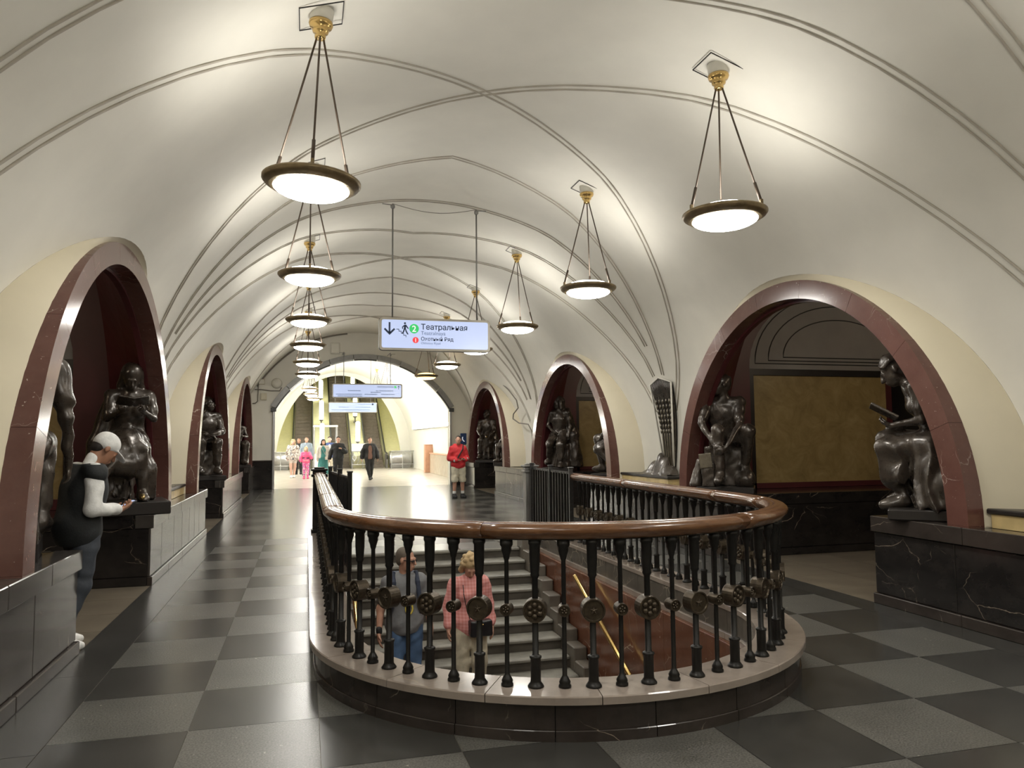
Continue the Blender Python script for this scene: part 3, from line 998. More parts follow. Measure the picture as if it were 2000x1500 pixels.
def medallion(R, T, kind):
    mb = MB()
    mb.lathe([(.001, -T * .78), (R * .80, -T * .78), (R * .86, -T), (R * .97, -T), (R, -T * .9), (R, T * .9), (R * .97, T), (R * .86, T), (R * .80, T * .78), (.001, T * .78)], 26, axis='Y', cap=False, smooth=False)
    for sg in (-1, 1):
        y = sg * T * .78
        if kind == 'rosette':
            blob(mb, (0, y, 0), (R * .20, T * .32, R * .20))
            for k in range(6):
                a = PI / 2 + 2 * PI * k / 6
                blob(mb, (R * .48 * math.cos(a), y, R * .48 * math.sin(a)), (R * .27, T * .30, R * .27))
        elif kind == 'star':
            blob(mb, (0, y, 0), (R * .16, T * .25, R * .16))
            for k in range(5):
                a = PI / 2 + 2 * PI * k / 5
                for rr, s_ in ((.14, .11), (.24, .075), (.31, .045)):
                    blob(mb, (R * rr * math.cos(a), y, R * rr * math.sin(a)), (R * s_, T * .18, R * s_), 6, 4)
        else:
            for k in range(5):
                a = PI / 2 + 2 * PI * k / 5
                blob(mb, (R * .42 * math.cos(a), y, R * .42 * math.sin(a)), (R * .26, T * .2, R * .26), 6, 4)
            blob(mb, (0, y, 0), (R * .2, T * .26, R * .2), 6, 4)
    return mb.mesh('medallion', 'medallion_bronze')
med = {'rosette': medallion(.067, .040, 'rosette'), 'star': medallion(.067, .040, 'star'), 'small': medallion(.034, .036, 'small')}
SP = .163
s0, _n = None, None
half = PI * RB / 2
# phase: a thick rosette baluster stands at (1.25, 4.14)
a0 = math.atan2(4.14 - SY, 1.25 - SX)
s_ref = (a0 + PI / 2) * RB
lo_s = -(half + 11.72 - SY); hi_s = half + Y_R_END - SY - .08
k0 = int(math.ceil((lo_s - s_ref) / SP)); k1 = int(math.floor((hi_s - s_ref) / SP))
for k in range(k0, k1 + 1):
    s = s_ref + k * SP
    (px_, py_), nrm = u_at(OFF_B, s)
    rz = math.atan2(nrm[1], nrm[0]) + PI / 2
    if k % 2 == 0:
        b = inst('baluster', big_me, bal, (px_, py_, CURB_Z), rz)
        inst('medallion', med['rosette' if k % 4 == 0 else 'star'], b, (0, 0, .425))
    else:
        b = inst('baluster', thin_me, bal, (px_, py_, CURB_Z), rz)
        inst('medallion', med['small'], b, (0, 0, .425))
# newel posts
for sx, lab in ((-1, 'dark square newel post with a stepped cap at the far left end of the railing'), (1, 'grey square newel post at the far right end of the railing beside the folded gate')):
    n_ = empty('newel_post', (SX + sx * (RB + .0), 11.98, 0)); tag(n_, lab, 'post')
    mt = 'iron' if sx < 0 else 'steel_dark'
    mt2 = 'black_marble' if sx < 0 else 'steel_dark'
    MB().box(-.13, .13, -.11, .11, 0, CURB_Z, .006).build('foot', 'curb_top_stone', n_)
    MB().box(-.118, .118, -.10, .10, CURB_Z, CURB_Z + .05, .008).build('base', mt, n_)
    MB().box(-.095, .095, -.085, .085, CURB_Z + .05, 1.09, .008).build('shaft', mt2, n_)
    MB().box(-.12, .12, -.11, .11, 1.09, 1.13, .008).build('collar', mt, n_)
    MB().box(-.10, .10, -.09, .09, 1.13, 1.18, .01).build('cap', mt, n_)
    MB().box(-.125, .125, -.115, .115, 1.18, 1.21, .008).build('cap_plate', mt, n_)
    MB().box(-.08, .08, -.07, .07, 1.21, 1.235, .01).build('cap_top', mt, n_)
# folded gate leaves beside the newels
for sx, lab, pa, pb in ((-1, 'black barred gate leaf standing inside the far left end of the railing', (.36, 11.85), (.54, 9.85)),
                        (1, 'black barred folding gate between the grey newel and the end of the wooden rail', (3.545, 11.82), (3.50, 9.82))):
    L = math.hypot(pb[0] - pa[0], pb[1] - pa[1]); ang = math.atan2(pb[1] - pa[1], pb[0] - pa[0])
    gz = CURB_Z if sx > 0 else -.0
    gt = empty('gate_leaf', (pa[0], pa[1], gz), ang); tag(gt, lab, 'gate')
    Hh = 1.20 - gz
    NBAR = 15
    mb = MB(); mb.box(-.012, .012, -.018, .018, .03, Hh - .03); bar_me = mb.mesh('bar', 'iron')
    for k in range(1, NBAR):
        inst('bar', bar_me, gt, (L * k / NBAR, 0, 0))
    for xx in (0.0, L * .52, L):
        MB().box(xx - .022, xx + .022, -.028, .028, 0, Hh + .03, .004).build('upright', 'iron_grey' if sx > 0 else 'iron', gt)
        MB().box(xx - .032, xx + .032, -.036, .036, Hh + .03, Hh + .05, .004).build('upright_cap', 'iron_grey', gt)
    for zz in (.03, Hh - .05):
        MB().box(0, L, -.014, .014, zz, zz + .03).build('cross_bar', 'iron', gt)

# ================================================================== pendant lamps
def lamp_proto(kind, amber=False):
    """built round the lamp's own centre; ceiling is 1.41 above"""
    p = empty('pendant_lamp')
    n = 40
    ring = MB()
    ring.lathe([(.288, -.030), (.300, -.040), (.318, -.030), (.330, -.034), (.352, -.012), (.368, -.010), (.386, .012), (.386, .030), (.372, .040), (.352, .040), (.330, .048), (.300, .045), (.288, .03), (.288, -.03)], n, cap=False)
    ring.build('ring', 'lamp_bronze', p)
    gl = MB()
    prof = []
    for k in range(9):
        t = k / 8
        prof.append((.300 * math.cos(t * PI / 2) + .0005, -.028 - .085 * math.sin(t * PI / 2)))
    gl.lathe(prof, n, cap=False)
    gm = 'lamp_glass_amber' if amber else 'lamp_glass'
    gl.build('glass_bowl', gm, p)
    gu = MB()
    prof = []
    for k in range(9):
        t = k / 8
        prof.append((.300 * math.cos(t * PI / 2) + .0005, .038 + .075 * math.sin(t * PI / 2)))
    gu.lathe(prof, n, cap=False)
    gu.build('glass_cover', gm if amber else 'lamp_cover', p)
    top = 1.235
    angs = (-90, 30, 150) if kind == 'L' else (64, 184, 304)
    for a in angs:
        c, s_ = math.cos(math.radians(a)), math.sin(math.radians(a))
        end = Vector((.352 * c, .352 * s_, .055)); st = Vector((.028 * c, .028 * s_, top))
        d = (st - end).normalized()
        r = MB(); r.tube([st, end + d * .02], .0085, 8)
        ro = r.build('rod', 'rod_dark', p)
        k_ = MB(); k_.tube([end + d * .20, end + d * .02], .0145, 8); k_.build('sleeve', 'rod_dark', ro)
        h_ = MB(); h_.box(end.x - .014, end.x + .014, end.y - .014, end.y + .014, .035, .085, .004); h_.build('clevis', 'lamp_bronze', ro)
    cup = MB()
    cup.lathe([(.030, top - .025), (.042, top - .02), (.045, top + .0), (.038, top + .012), (.062, top + .03), (.066, top + .045), (.060, top + .055), (.088, top + .075), (.098, top + .10), (.094, top + .118)], 24)
    cup.build('ceiling_cup', 'brass', p)
    wc = MB(); wc.lathe([(.088, top + .117), (.092, top + .13), (.10, 1.45)], 24); wc.build('collar', 'plaster', p)
    hatch = MB()
    for (x0, x1, y0, y1) in ((-.17, .17, -.172, -.165), (-.17, .17, .165, .172), (-.172, -.165, -.17, .17), (.165, .172, -.17, .17)):
        zc = lambda x: 1.405 - (.36 * x if kind == 'R' else -.36 * x)
        vs = [(x, y, zc(x) + dz) for dz in (-.004, .004) for (x, y) in ((x0, y0), (x1, y0), (x1, y1), (x0, y1))]
        hatch.add(vs, [(3, 2, 1, 0), (4, 5, 6, 7), (0, 1, 5, 4), (1, 2, 6, 5), (2, 3, 7, 6), (3, 0, 4, 7)])
    hatch.build('hatch_edge', 'iron', p)
    return p
LY = [6.10, 9.62, 13.23, 16.75, 20.45, 24.15]
ORD = ['nearest', 'second', 'third', 'fourth', 'fifth', 'sixth']
lampL = lamp_proto('L'); lampR = lamp_proto('R')
for row, proto, xx, sn in (('left', lampL, .02, 'L'), ('right', lampR, 3.72, 'R')):
    first = True
    for i, y in enumerate(LY):
        if sn == 'R' and i == 5:
            o = lamp_proto('R', True)
            lab = 'dim amber pendant lamp, farthest of the right row before the portal'
        else:
            o = proto if first else copy_tree(proto)
            first = False
            lab = '%s white bowl pendant lamp of the %s row in the hall' % (ORD[i], row)
        o.location = (xx, y, 3.68)
        o.rotation_euler = (0, math.radians((2.5 if sn == 'L' else -1.0) if i == 0 else 0), 0)
        tag(o, lab, 'lamp', 'bowl pendant lamps of the hall')
    for j, y in enumerate((2.55, -.95)):
        o = copy_tree(proto); o.location = (xx, y, 3.68); o.rotation_euler = (0, 0, 0)
        tag(o, '%s pendant lamp of the %s row behind the camera' % (('first', 'second')[j], row), 'lamp', 'bowl pendant lamps of the hall')
j = 0
for (xx, yy, lab) in ((.12, 35.0, 'uppermost of three small white pendant lamps seen through the portal on the left'), (.22, 39.0, 'middle of three small white pendant lamps seen through the portal on the left'), (.35, 43.0, 'lowest of three small white pendant lamps seen through the portal on the left'),
                      (3.55, 35.0, 'white pendant lamp behind the second sign in the bright hall, nearer one'), (3.5, 39.5, 'white pendant lamp behind the second sign in the bright hall, farther one')):
    o = copy_tree(lampL); o.location = (xx, yy, 3.95); o.rotation_euler = (0, 0, 0)
    tag(o, lab, 'lamp', 'pendant lamps of the escalator hall')

# ================================================================== hanging signs
def text_mesh(body, size, mat, parent, x, z, y, align='LEFT', name='lettering', ext=.0015, bold=0.0):
    cu_ = bpy.data.curves.new('txt', 'FONT')
    cu_.body = body; cu_.size = size; cu_.align_x = align; cu_.extrude = ext; cu_.offset = bold
    cu_.resolution_u = 3
    to = bpy.data.objects.new('txt', cu_)
    COL.objects.link(to)
    dg = bpy.context.evaluated_depsgraph_get()
    me = bpy.data.meshes.new_from_object(to.evaluated_get(dg))
    bpy.data.objects.remove(to)
    me.materials.clear(); me.materials.append(MATS[mat])
    # stand the text up: local x stays, y -> z
    for v in me.vertices:
        v.co = Vector((v.co.x + x, y - v.co.z, v.co.y + z))
    me.update()
    o = bpy.data.objects.new(name, me)
    link(o, parent)
    return o
def round_rect(w_, h_, r, n=6):
    pts = []
    for (cx, cz, a0_) in ((w_ / 2 - r, h_ / 2 - r, 0), (-w_ / 2 + r, h_ / 2 - r, 90), (-w_ / 2 + r, -h_ / 2 + r, 180), (w_ / 2 - r, -h_ / 2 + r, 270)):
        for k in range(n + 1):
            a = math.radians(a0_ + 90 * k / n)
            pts.append((cx + r * math.cos(a), cz + r * math.sin(a)))
    return pts
def disc_poly(cx, cz, r, n=28):
    return [(cx + r * math.cos(2 * PI * k / n), cz + r * math.sin(2 * PI * k / n)) for k in range(n)]
def hanging_sign(loc, w_, h_, screen, rods, label):
    s_ = empty('hanging_sign', loc); tag(s_, label, 'sign')
    fr = round_rect(w_, h_, .05)
    MB().prism(fr, -.05, .05).build('casing', 'sign_frame', s_)
    MB().prism(round_rect(w_ + .012, h_ + .012, .055), -.012, .03).build('casing_edge', 'iron_grey', s_)
    MB().prism(round_rect(w_ - .07, h_ - .07, .03), -.056, -.045).build('screen', screen, s_)
    for (x, top, side_) in rods:
        m = MB(); m.tube([(x, 0, h_ / 2 - .02), (x, 0, top)], .012, 8); r = m.build('rod', 'steel_dark', s_)
        m = MB(); m.lathe([(.02, 0), (.035, .02), (.035, .05), (.02, .07)], 12, (x, 0, top - .08)); m.build('coupling', 'steel_dark', r)
        m = MB(); m.tube([(x - .02, 0, top - .02), (x + .16 * side_, 0, top - .01)], .008, 6); m.build('hook', 'steel_dark', r)
    return s_
s1 = hanging_sign((1.91, 11.5, 3.25), 1.72, .50, 'screen', ((-.66, 2.03, -1), (.66, 2.03, 1)), 'large lit direction sign with a down arrow hanging over the stairs')
pts = [(lerp(-.66, .66, k / 16), 0, 2.03 - .10 * math.sin(PI * k / 16)) for k in range(17)]
MB().tube(pts, .005, 5).build('cable', 'cable', s1)
yf = -.0575
# arrow
MB().add([], []).prism([(-.722, .175), (-.695, .175), (-.695, .01), (-.722, .01)], yf, yf + .002).build('arrow', 'sign_navy', s1)
MB().prism([(-.708, -.022), (-.795, .066), (-.774, .086), (-.708, .02), (-.642, .086), (-.622, .066)], yf, yf + .002).build('arrow_head', 'sign_navy', s1)
# walking figure on steps
fig = MB()
fig.prism(disc_poly(-.475, .165, .016, 14), yf, yf + .002)
fig.prism([(-.488, .14), (-.455, .145), (-.462, .075), (-.492, .07)], yf, yf + .002)
fig.prism([(-.492, .08), (-.470, .085), (-.488, .03), (-.512, -.002), (-.525, .01), (-.508, .035)], yf, yf + .002)
fig.prism([(-.478, .085), (-.460, .08), (-.445, .04), (-.420, -.002), (-.438, -.008), (-.462, .03)], yf, yf + .002)
fig.prism([(-.485, .14), (-.520, .11), (-.515, .075), (-.502, .077), (-.505, .103), (-.482, .12)], yf, yf + .002)
fig.prism([(-.458, .145), (-.430, .105), (-.416, .085), (-.426, .078), (-.445, .095), (-.462, .12)], yf, yf + .002)
fig.build('walking_figure', 'sign_navy', s1)
stp = MB()
xs_, zs_ = -.605, .075
for k in range(4):
    stp.prism([(xs_, zs_), (xs_ + .042, zs_), (xs_ + .042, zs_ - .010), (xs_, zs_ - .010)], yf, yf + .002)
    stp.prism([(xs_ + .034, zs_), (xs_ + .042, zs_), (xs_ + .042, zs_ - .034), (xs_ + .034, zs_ - .034)], yf, yf + .002)
    xs_ += .036; zs_ -= .030
stp.build('steps_symbol', 'sign_navy', s1)
MB().prism(disc_poly(-.335, .085, .073), yf, yf + .003).build('line_badge', 'sign_green', s1)
text_mesh('2', .135, 'sign_white', s1, -.335, .038, yf - .002, 'CENTER', bold=.002)
text_mesh('Театральная', .118, 'sign_navy', s1, -.232, .078, yf, bold=.0015)
text_mesh('Teatralnaya', .082, 'sign_blue_text', s1, -.232, -.005, yf)
MB().prism(disc_poly(-.312, -.090, .047), yf, yf + .003).build('line_badge', 'sign_red', s1)
text_mesh('1', .085, 'sign_white', s1, -.312, -.120, yf - .002, 'CENTER', bold=.001)
text_mesh('Охотный Ряд', .080, 'sign_navy', s1, -.232, -.095, yf, bold=.0008)
text_mesh('Okhotny Ryad', .052, 'sign_blue_text', s1, -.232, -.150, yf)
def small_print(s_, w_, rows, sc, seed):
    rnd = random.Random(seed)
    for (x0, z0, L) in rows:
        m = MB(); x = x0
        while x < x0 + L:
            d = rnd.uniform(.02, .05) * sc
            m.prism([(x, z0), (x + d * .8, z0), (x + d * .8, z0 + .018 * sc), (x, z0 + .018 * sc)], yf, yf + .002)
            x += d
        m.build('print_line', 'sign_blue_text', s_)
s2 = hanging_sign((2.01, 26.2, 3.32), 2.36, .49, 'screen', ((-.80, 1.32, -1), (.78, 1.30, 1)), 'lit blue sign with lines of small print hanging just before the portal')
small_print(s2, 2.36, [(.33, .13, .52), (-.66, -.01, .38), (.28, -.01, .06), (.40, -.01, .46), (.10, -.06, .3), (-1.05, -.13, .84), (-.10, -.13, .4), (.46, -.13, .42), (-1.0, -.19, .8)], 1.4, 3)
MB().prism([(.90, .10), (.98, .10), (.98, .18), (.90, .18)], yf, yf + .002).build('icon', 'sign_green', s2)
MB().prism([(1.045, .06), (1.06, .06), (1.06, .16), (1.09, .13), (1.10, .14), (1.0525, .185), (1.005, .14), (1.015, .13), (1.045, .16)], yf, yf + .002).build('arrow', 'sign_navy', s2)
for x in (-.80, .78):
    MB().tube([(x, 0, 1.32), (x, .5, 1.34), (x, .98, 1.34)], .014, 8).build('wall_arm', 'steel_dark', s2)
s3 = hanging_sign((1.93, 33.2, 3.05), 2.06, .46, 'screen_far', ((-.75, 2.5, -1), (.75, 2.5, 1)), 'paler lit blue sign hanging inside the bright escalator hall')
small_print(s3, 2.06, [(.2, .12, .55), (-.6, 0, .4), (.1, 0, .6), (-.9, -.12, 1.6)], 1.4, 9)
MB().prism([(.80, .10), (.87, .10), (.87, .17), (.80, .17)], yf, yf + .002).build('icon', 'sign_navy', s3)

# ================================================================== small things on the end wall
b = empty('junction_box', (-1.49, END_Y, 3.67)); tag(b, 'upper square junction box on the end wall left of the portal', 'box')
MB().box(-.10, .10, -.09, 0, -.09, .09, .01).build('body', 'box_beige', b); MB().box(-.085, .085, -.10, -.088, -.075, .075, .005).build('lid', 'plaster', b)
b = empty('junction_box', (-1.42, END_Y, 3.16)); tag(b, 'lower beige junction box on the end wall left of the portal', 'box')
MB().box(-.10, .10, -.09, 0, -.12, .12, .01).build('body', 'box_beige', b); MB().box(-.085, .085, -.10, -.088, -.10, .10, .005).build('lid', 'box_beige', b)
b = empty('wall_speaker', (-1.00, END_Y, 3.62)); tag(b, 'round white dome speaker on the end wall beside the junction box', 'speaker')
MB().lathe([(.17, 0), (.17, -.05), (.14, -.10), (.07, -.13), (.001, -.135)], 24, axis='Y', cap=False).build('dome', 'plaster', b)
MB().lathe([(.18, 0), (.18, -.02), (.165, -.025)], 24, axis='Y', cap=False).build('rim', 'cable_light', b)
m = MB(); m.tube([(-1.72, END_Y - .02, 3.40), (-1.50, END_Y - .02, 3.40), (-1.2, END_Y - .02, 3.36), (-.9, END_Y - .02, 3.36), (-.84, END_Y - .02, 3.48)], .02, 6)
tag(m.build('wall_cable', 'cable'), 'dark cable running along the end wall below the round speaker', 'cable')
m = MB(); m.tube([(-1.60, END_Y - .02, 3.60), (-1.62, END_Y - .02, 3.0), (-1.70, END_Y - .02, 2.92), (-1.78, END_Y - .02, 2.92)], .018, 6)
tag(m.build('wall_cable', 'cable'), 'grey cable dropping past the beige junction box on the end wall', 'cable')
pts = [(XO(p.x - .02, -1), END_Y - .03, p.y - .02) for p in SEC if .5 < p.x and p.y > 3.5]
m = MB(); m.tube(pts, .028, 6); tag(m.build('vault_cable', 'cable'), 'dark cable following the curve where the vault meets the end wall', 'cable')
m = MB(); m.tube([(5.56, 23.18, 3.52), (5.58, 22.0, 3.40), (5.62, 20.99, 3.05), (5.66, 20.3, 2.72), (5.68, 20.2, 2.5), (5.68, 20.7, 2.35), (5.68, 20.75, 2.21), (5.70, 20.2, 2.08), (5.76, 19.5, 2.03), (5.80, 19.3, 1.84), (5.82, 19.2, 1.3), (5.82, 19.2, .95)], .018, 6)
tag(m.build('wall_cable', 'cable'), 'loose cable looping down the cream wall beside the farthest right arch', 'cable')
b = empty('wall_box', (.95, END_Y, 4.88)); tag(b, 'white wall box above the portal beside the left lamp row', 'box')
MB().box(-.16, .16, -.10, 0, -.2, .2, .02).build('body', 'plaster', b); MB().box(-.13, .13, -.11, -.095, -.16, .16, .01).build('lid', 'plaster', b)
b = empty('phone_panel', (5.55, END_Y, 1.46)); tag(b, 'blue emergency phone panel on the wall behind the man in red', 'sign')
MB().box(-.11, .11, -.05, 0, 0, .40, .01).build('board', 'phone_blue', b)
m = MB(); m.tube([(-.03, -.056, .27), (-.045, -.056, .22), (-.03, -.056, .16), (.0, -.056, .12), (.035, -.056, .11)], .012, 6); m.build('handset_symbol', 'sign_white', b)
MB().box(-.09, .09, -.10, 0, -.16, -.01, .01).build('call_box', 'steel', b)
# pylon ornaments: marble block, bronze drapery and wheat-ear grille
for side in (-1, 1):
    PLINTH_Z = PZ[side]
    dy_ = ARCHS[side][1] - ARCH_Y[1]
    for yp, wh in ((PYL[1] + dy_, 'nearest'), (PYL[2] + dy_, 'second'), (PYL[0] + dy_, 'edge')):
        if yp < 5 and side < 0: continue
        sn = 'left' if side < 0 else 'right'
        if wh == 'edge': wl = 'yellow marble block with a dark lid at the right picture edge on the black plinth'
        else: wl = 'yellow marble block with a dark slab on top on the %s %s pylon' % (wh, sn)
        o = empty('marble_block', (XO(3.93, side), yp + (.35 if wh != 'edge' else .0), PLINTH_Z)); tag(o, wl, 'block', 'yellow marble blocks on the plinths')
        for k in range(4):
            MB().box(-.17, .17, -.92 + .46 * k + .001, -.92 + .46 * (k + 1) - .001, 0, .12, .004).build('slab', 'yellow_marble', o)
        MB().box(-.19, .19, -.95, .95, .12, .165, .01).build('lid', 'bronze_base', o)
        if wh == 'edge': continue
        # grille following the pendentive
        g_ = empty('ventilation_grille', (0, 0, 0)); tag(g_, 'dark bronze wheat-ear ventilation grille on the %s %s pylon' % (wh, sn), 'grille', 'bronze ventilation grilles')
        def gp(f, z, lift):   # f in -1..1 across
            o_ = off_at_z(z)
            hw = lerp(.16, .40, (z - 1.1) / 1.5)
            return (XO(o_ - .03 - lift, side), yp + f * hw, z)
        rows = []
        ztop = lambda f: 2.66 - .10 * abs(f)
        for q in range(13):
            row = []
            for c in range(13):
                f = -1 + 2 * c / 12
                z = lerp(1.05, ztop(f), q / 12)
                row.append(gp(f, z, -.01))
            rows.append(row)
        m = MB(); m.grid(rows); m.build('backing', 'iron', g_, fix=False)
        for c in range(17):
            f = -.97 + 1.94 * c / 16
            pts = [gp(f, lerp(1.06, ztop(f) - .01, q / 12), .008) for q in range(13)]
            m = MB(); m.tube(pts, .010, 5); m.build('slat', 'bronze', g_)
        for c in range(5):
            f = -.72 + 1.44 * c / 4
            m = MB()
            m.tube([gp(f, lerp(1.06, 1.75, q / 8), .035) for q in range(9)], .014, 6)
            for q in range(7):
                cpt = gp(f, 1.75 + q * .085, .045)
                blob(m, cpt, (.018, .024, .046), 6, 4)
            m.build('wheat_ear', 'bronze_light', g_)
        fr_ = [gp(-1, 1.05, .012), gp(-1, ztop(1), .012), gp(0, ztop(0), .012), gp(1, ztop(1), .012), gp(1, 1.05, .012)]
        m = MB(); m.tube(fr_, .016, 6); m.build('rim', 'plaster', g_)
        # drapery at the foot
        rows = []
        for q in range(15):
            t = q / 14
            row = []
            for c in range(19):
                f = -1 + 2 * c / 18
                hgt = (.36 * (1 - abs(f)) ** .8) * math.cos(t * PI / 2) + .03 * math.sin(f * 14 + t * 3) * (1 - t * .5)
                row.append((XO(4.02 - .20 * t - .02 * math.cos(f * 11), side), yp + .10 + f * .55, PLINTH_Z + .17 + max(0.005, hgt)))
            rows.append(row)
        rows.append([(XO(3.80, side), p[1], PLINTH_Z + .165) for p in rows[-1]])
        m = MB(); m.grid(rows)
        tag(m.build('bronze_drapery', 'bronze', fix=False), 'folded bronze drapery lying on the marble block of the %s %s pylon' % (wh, sn), 'sculpture', 'bronze draperies')

# ================================================================== bright escalator hall behind the portal
HX, HA, HB, HZ = 2.0, 4.12, 4.7, 1.0
Y0, Y1 = END_Y + .45, 46.0
m = MB(); m.add([(HX - 4.6, END_Y, -.001), (HX + 4.6, END_Y, -.001), (HX + 4.6, Y1 + 1, -.001), (HX - 4.6, Y1 + 1, -.001)], [(0, 1, 2, 3)])
struct(m.build('floor', 'hall_floor', fix=False))
rows = []
for y in (Y0, 32, 37, 42, Y1):
    row = [(HX - HA, y, 0)]
    for k in range(33):
        t = PI * k / 32
        row.append((HX - HA * math.cos(t), y, HZ + HB * math.sin(t)))
    row.append((HX + HA, y, 0))
    rows.append(row)
m = MB(); m.grid(rows); struct(m.build('ceiling', 'plaster_white', fix=False))
# end wall with the escalator opening
EX, EA, EB = 1.92, 3.62, 5.25
m = MB()
lo = []; hi = []
for k in range(41):
    t = PI * k / 40
    lo.append((EX - EA * math.cos(t), Y1, EB * math.sin(t) + .25)); hi.append((EX - EA * 1.25 * math.cos(t), Y1, 6.4 * math.sin(t) + .25))
m.grid([lo, hi], smooth=False)
for sx in (-1, 1):
    m.add([(EX + sx * EA, Y1, 0), (EX + sx * EA * 1.25, Y1, 0), (EX + sx * EA * 1.25, Y1, .25), (EX + sx * EA, Y1, .25)], [(0, 1, 2, 3)])
struct(m.build('wall_far', 'plaster_white', fix=False))
TAN = math.tan(math.radians(30))
LEN = 15.0
rows = []
for q in range(2):
    y = Y1 + q * LEN
    rows.append([(EX - EA * math.cos(PI * k / 40), y, EB * math.sin(PI * k / 40) + .25 + q * LEN * TAN) for k in range(41)])
m = MB(); m.grid(rows); struct(m.build('ceiling', 'esc_wall', fix=False))
m = MB(); m.add([(EX - EA, Y1, 0), (EX + EA, Y1, 0), (EX + EA, Y1 + LEN, LEN * TAN), (EX - EA, Y1 + LEN, LEN * TAN)], [(0, 1, 2, 3)])
m.add([(EX - EA, Y1 + LEN, 0), (EX + EA, Y1 + LEN, 0), (EX + EA, Y1 + LEN, 20), (EX - EA, Y1 + LEN, 20)], [(0, 1, 2, 3)])
struct(m.build('floor', 'esc_wall', fix=False))
mb = MB(); mb.box(-.5, .5, 0, .40, -.23, 0, .01); est_me = mb.mesh('step', 'esc_step')
def incl(mb, x0, x1, z0, z1, ya, yb):
    vs = []
    for (y, zz) in ((ya, (ya - Y1) * TAN), (yb, (yb - Y1) * TAN)):
        vs += [(x0, y, zz + z0), (x1, y, zz + z0), (x1, y, zz + z1), (x0, y, zz + z1)]
    mb.add(vs, [(0, 1, 2, 3), (7, 6, 5, 4), (0, 4, 5, 1), (1, 5, 6, 2), (2, 6, 7, 3), (3, 7, 4, 0)])
    return mb
ESC = ((-.20, 'left escalator with dark steps behind the portal'), (2.02, 'middle escalator with dark steps behind the glass booth'), (4.02, 'right escalator with dark steps behind the walking man'))
for ex, lab in ESC:
    e = empty('escalator', (ex, Y1, 0)); tag(e, lab, 'escalator', 'escalators')
    for k in range(30):
        inst('step', est_me, e, (0, .4 * k - .5, .231 * k - .05 if k > 0 else .0))
    for sx in (-1, 1):
        def loc_inc(x0, x1, z0, z1, name, mt):
            mbb = MB(); incl(mbb, x0, x1, z0, z1, Y1 - .2, Y1 + LEN - 2)
            mbb.v = [(p[0], p[1] - Y1, p[2]) for p in mbb.v]
            mbb.build(name, mt, e)
        xa, xb = sorted((sx * .52, sx * .60))
        loc_inc(xa, xb, -.1, .82, 'balustrade_panel', 'esc_panel')
        xa, xb = sorted((sx * .535, sx * .61))
        pts = [(sx * .57, -1.2, .45), (sx * .57, -1.35, .65), (sx * .57, -1.2, .86), (sx * .57, -.5, .90), (sx * .57, 0, .95), (sx * .57, LEN - 2, .92 + (LEN - 2) * TAN)]
        mbb = MB(); mbb.tube(pts, .045, 8); mbb.build('handrail_belt', 'esc_belt', e)
        mbb = MB(); mbb.box(min(sx * .53, sx * .61), max(sx * .53, sx * .61), -1.3, -.1, 0, .84, .03); mbb.build('entry_panel', 'steel_dark', e)
decks = ((-1.72, -.82, 'left yellowish sloping deck beside the left escalator'), (.42, 1.40, 'sloping deck with torch lamps between left and middle escalator'), (2.64, 3.40, 'sloping deck with torch lamps between middle and right escalator'), (4.64, 5.56, 'right yellowish sloping deck beside the right escalator'))
for i, (xa, xb, lab) in enumerate(decks):
    mb = MB(); incl(mb, xa, xb, -.3, .70, Y1 + .02, Y1 + LEN - 1.0)
    tag(mb.build('sloping_deck', 'esc_wall'), lab, 'deck', 'decks between the escalators')
tl = 0
for (xx, yys) in ((.91, (46.6, 49.2, 51.8)), (3.02, (46.8, 49.6, 52.4))):
    for q, yy in enumerate(yys):
        zz = (yy - Y1) * TAN + .70
        o = empty('torch_lamp', (xx, yy, zz)); tag(o, '%s torch lamp on the deck %s' % (('lowest', 'middle', 'highest')[q], 'between the left and middle escalators' if xx < 2 else 'between the middle and right escalators'), 'lamp', 'torch lamps between the escalators')
        MB().lathe([(.10, -.1), (.10, .05), (.05, .10), (.05, .30), (.12, .36), (.13, .42)], 16).build('stand', 'steel_dark', o)
        MB().lathe([(.12, .42), (.13, .5), (.13, 1.5), (.10, 1.6), (.001, 1.63)], 16, cap=False).build('glass', 'torch_glass', o)
# light strips along the hall walls
for sx, lab in ((-1, 'long light strip on the left wall of the escalator hall'), (1, 'long white light strip glowing on the right wall of the escalator hall')):
    o = empty('light_strip', (HX + sx * 3.93, 0, 2.28)); tag(o, lab, 'light strip')
    MB().box(-.04, .04, 29.0, 43.4, -.10, -.03, .01).build('tray', 'steel', o)
    MB().box(-.05, .05, 29.0, 43.4, -.028, .10, .02).build('tube', 'strip_light', o)
# marble dado with terracotta end post
d = empty('marble_dado', (6.02, 0, 0)); tag(d, 'pale marble dado wall on the right side of the escalator hall', 'dado')
y = Y0 + .02
while y < 37.4:
    MB().box(-.06, .07, y + .003, min(y + 1.2, 37.5) - .003, 0, .93, .008).build('slab', 'dado_marble', d); y += 1.2
MB().box(-.11, .08, Y0 + .02, 37.5, .93, .99, .01).build('ledge', 'terracotta', d)
o = empty('terracotta_post', (5.92, 37.75, 0)); tag(o, 'orange-brown square post at the end of the marble dado', 'post')
MB().box(-.20, .20, -.22, .22, 0, 1.36, .02).build('shaft', 'terracotta', o); MB().box(-.21, .21, -.23, .23, 1.36, 1.40, .01).build('cap', 'terracotta', o)
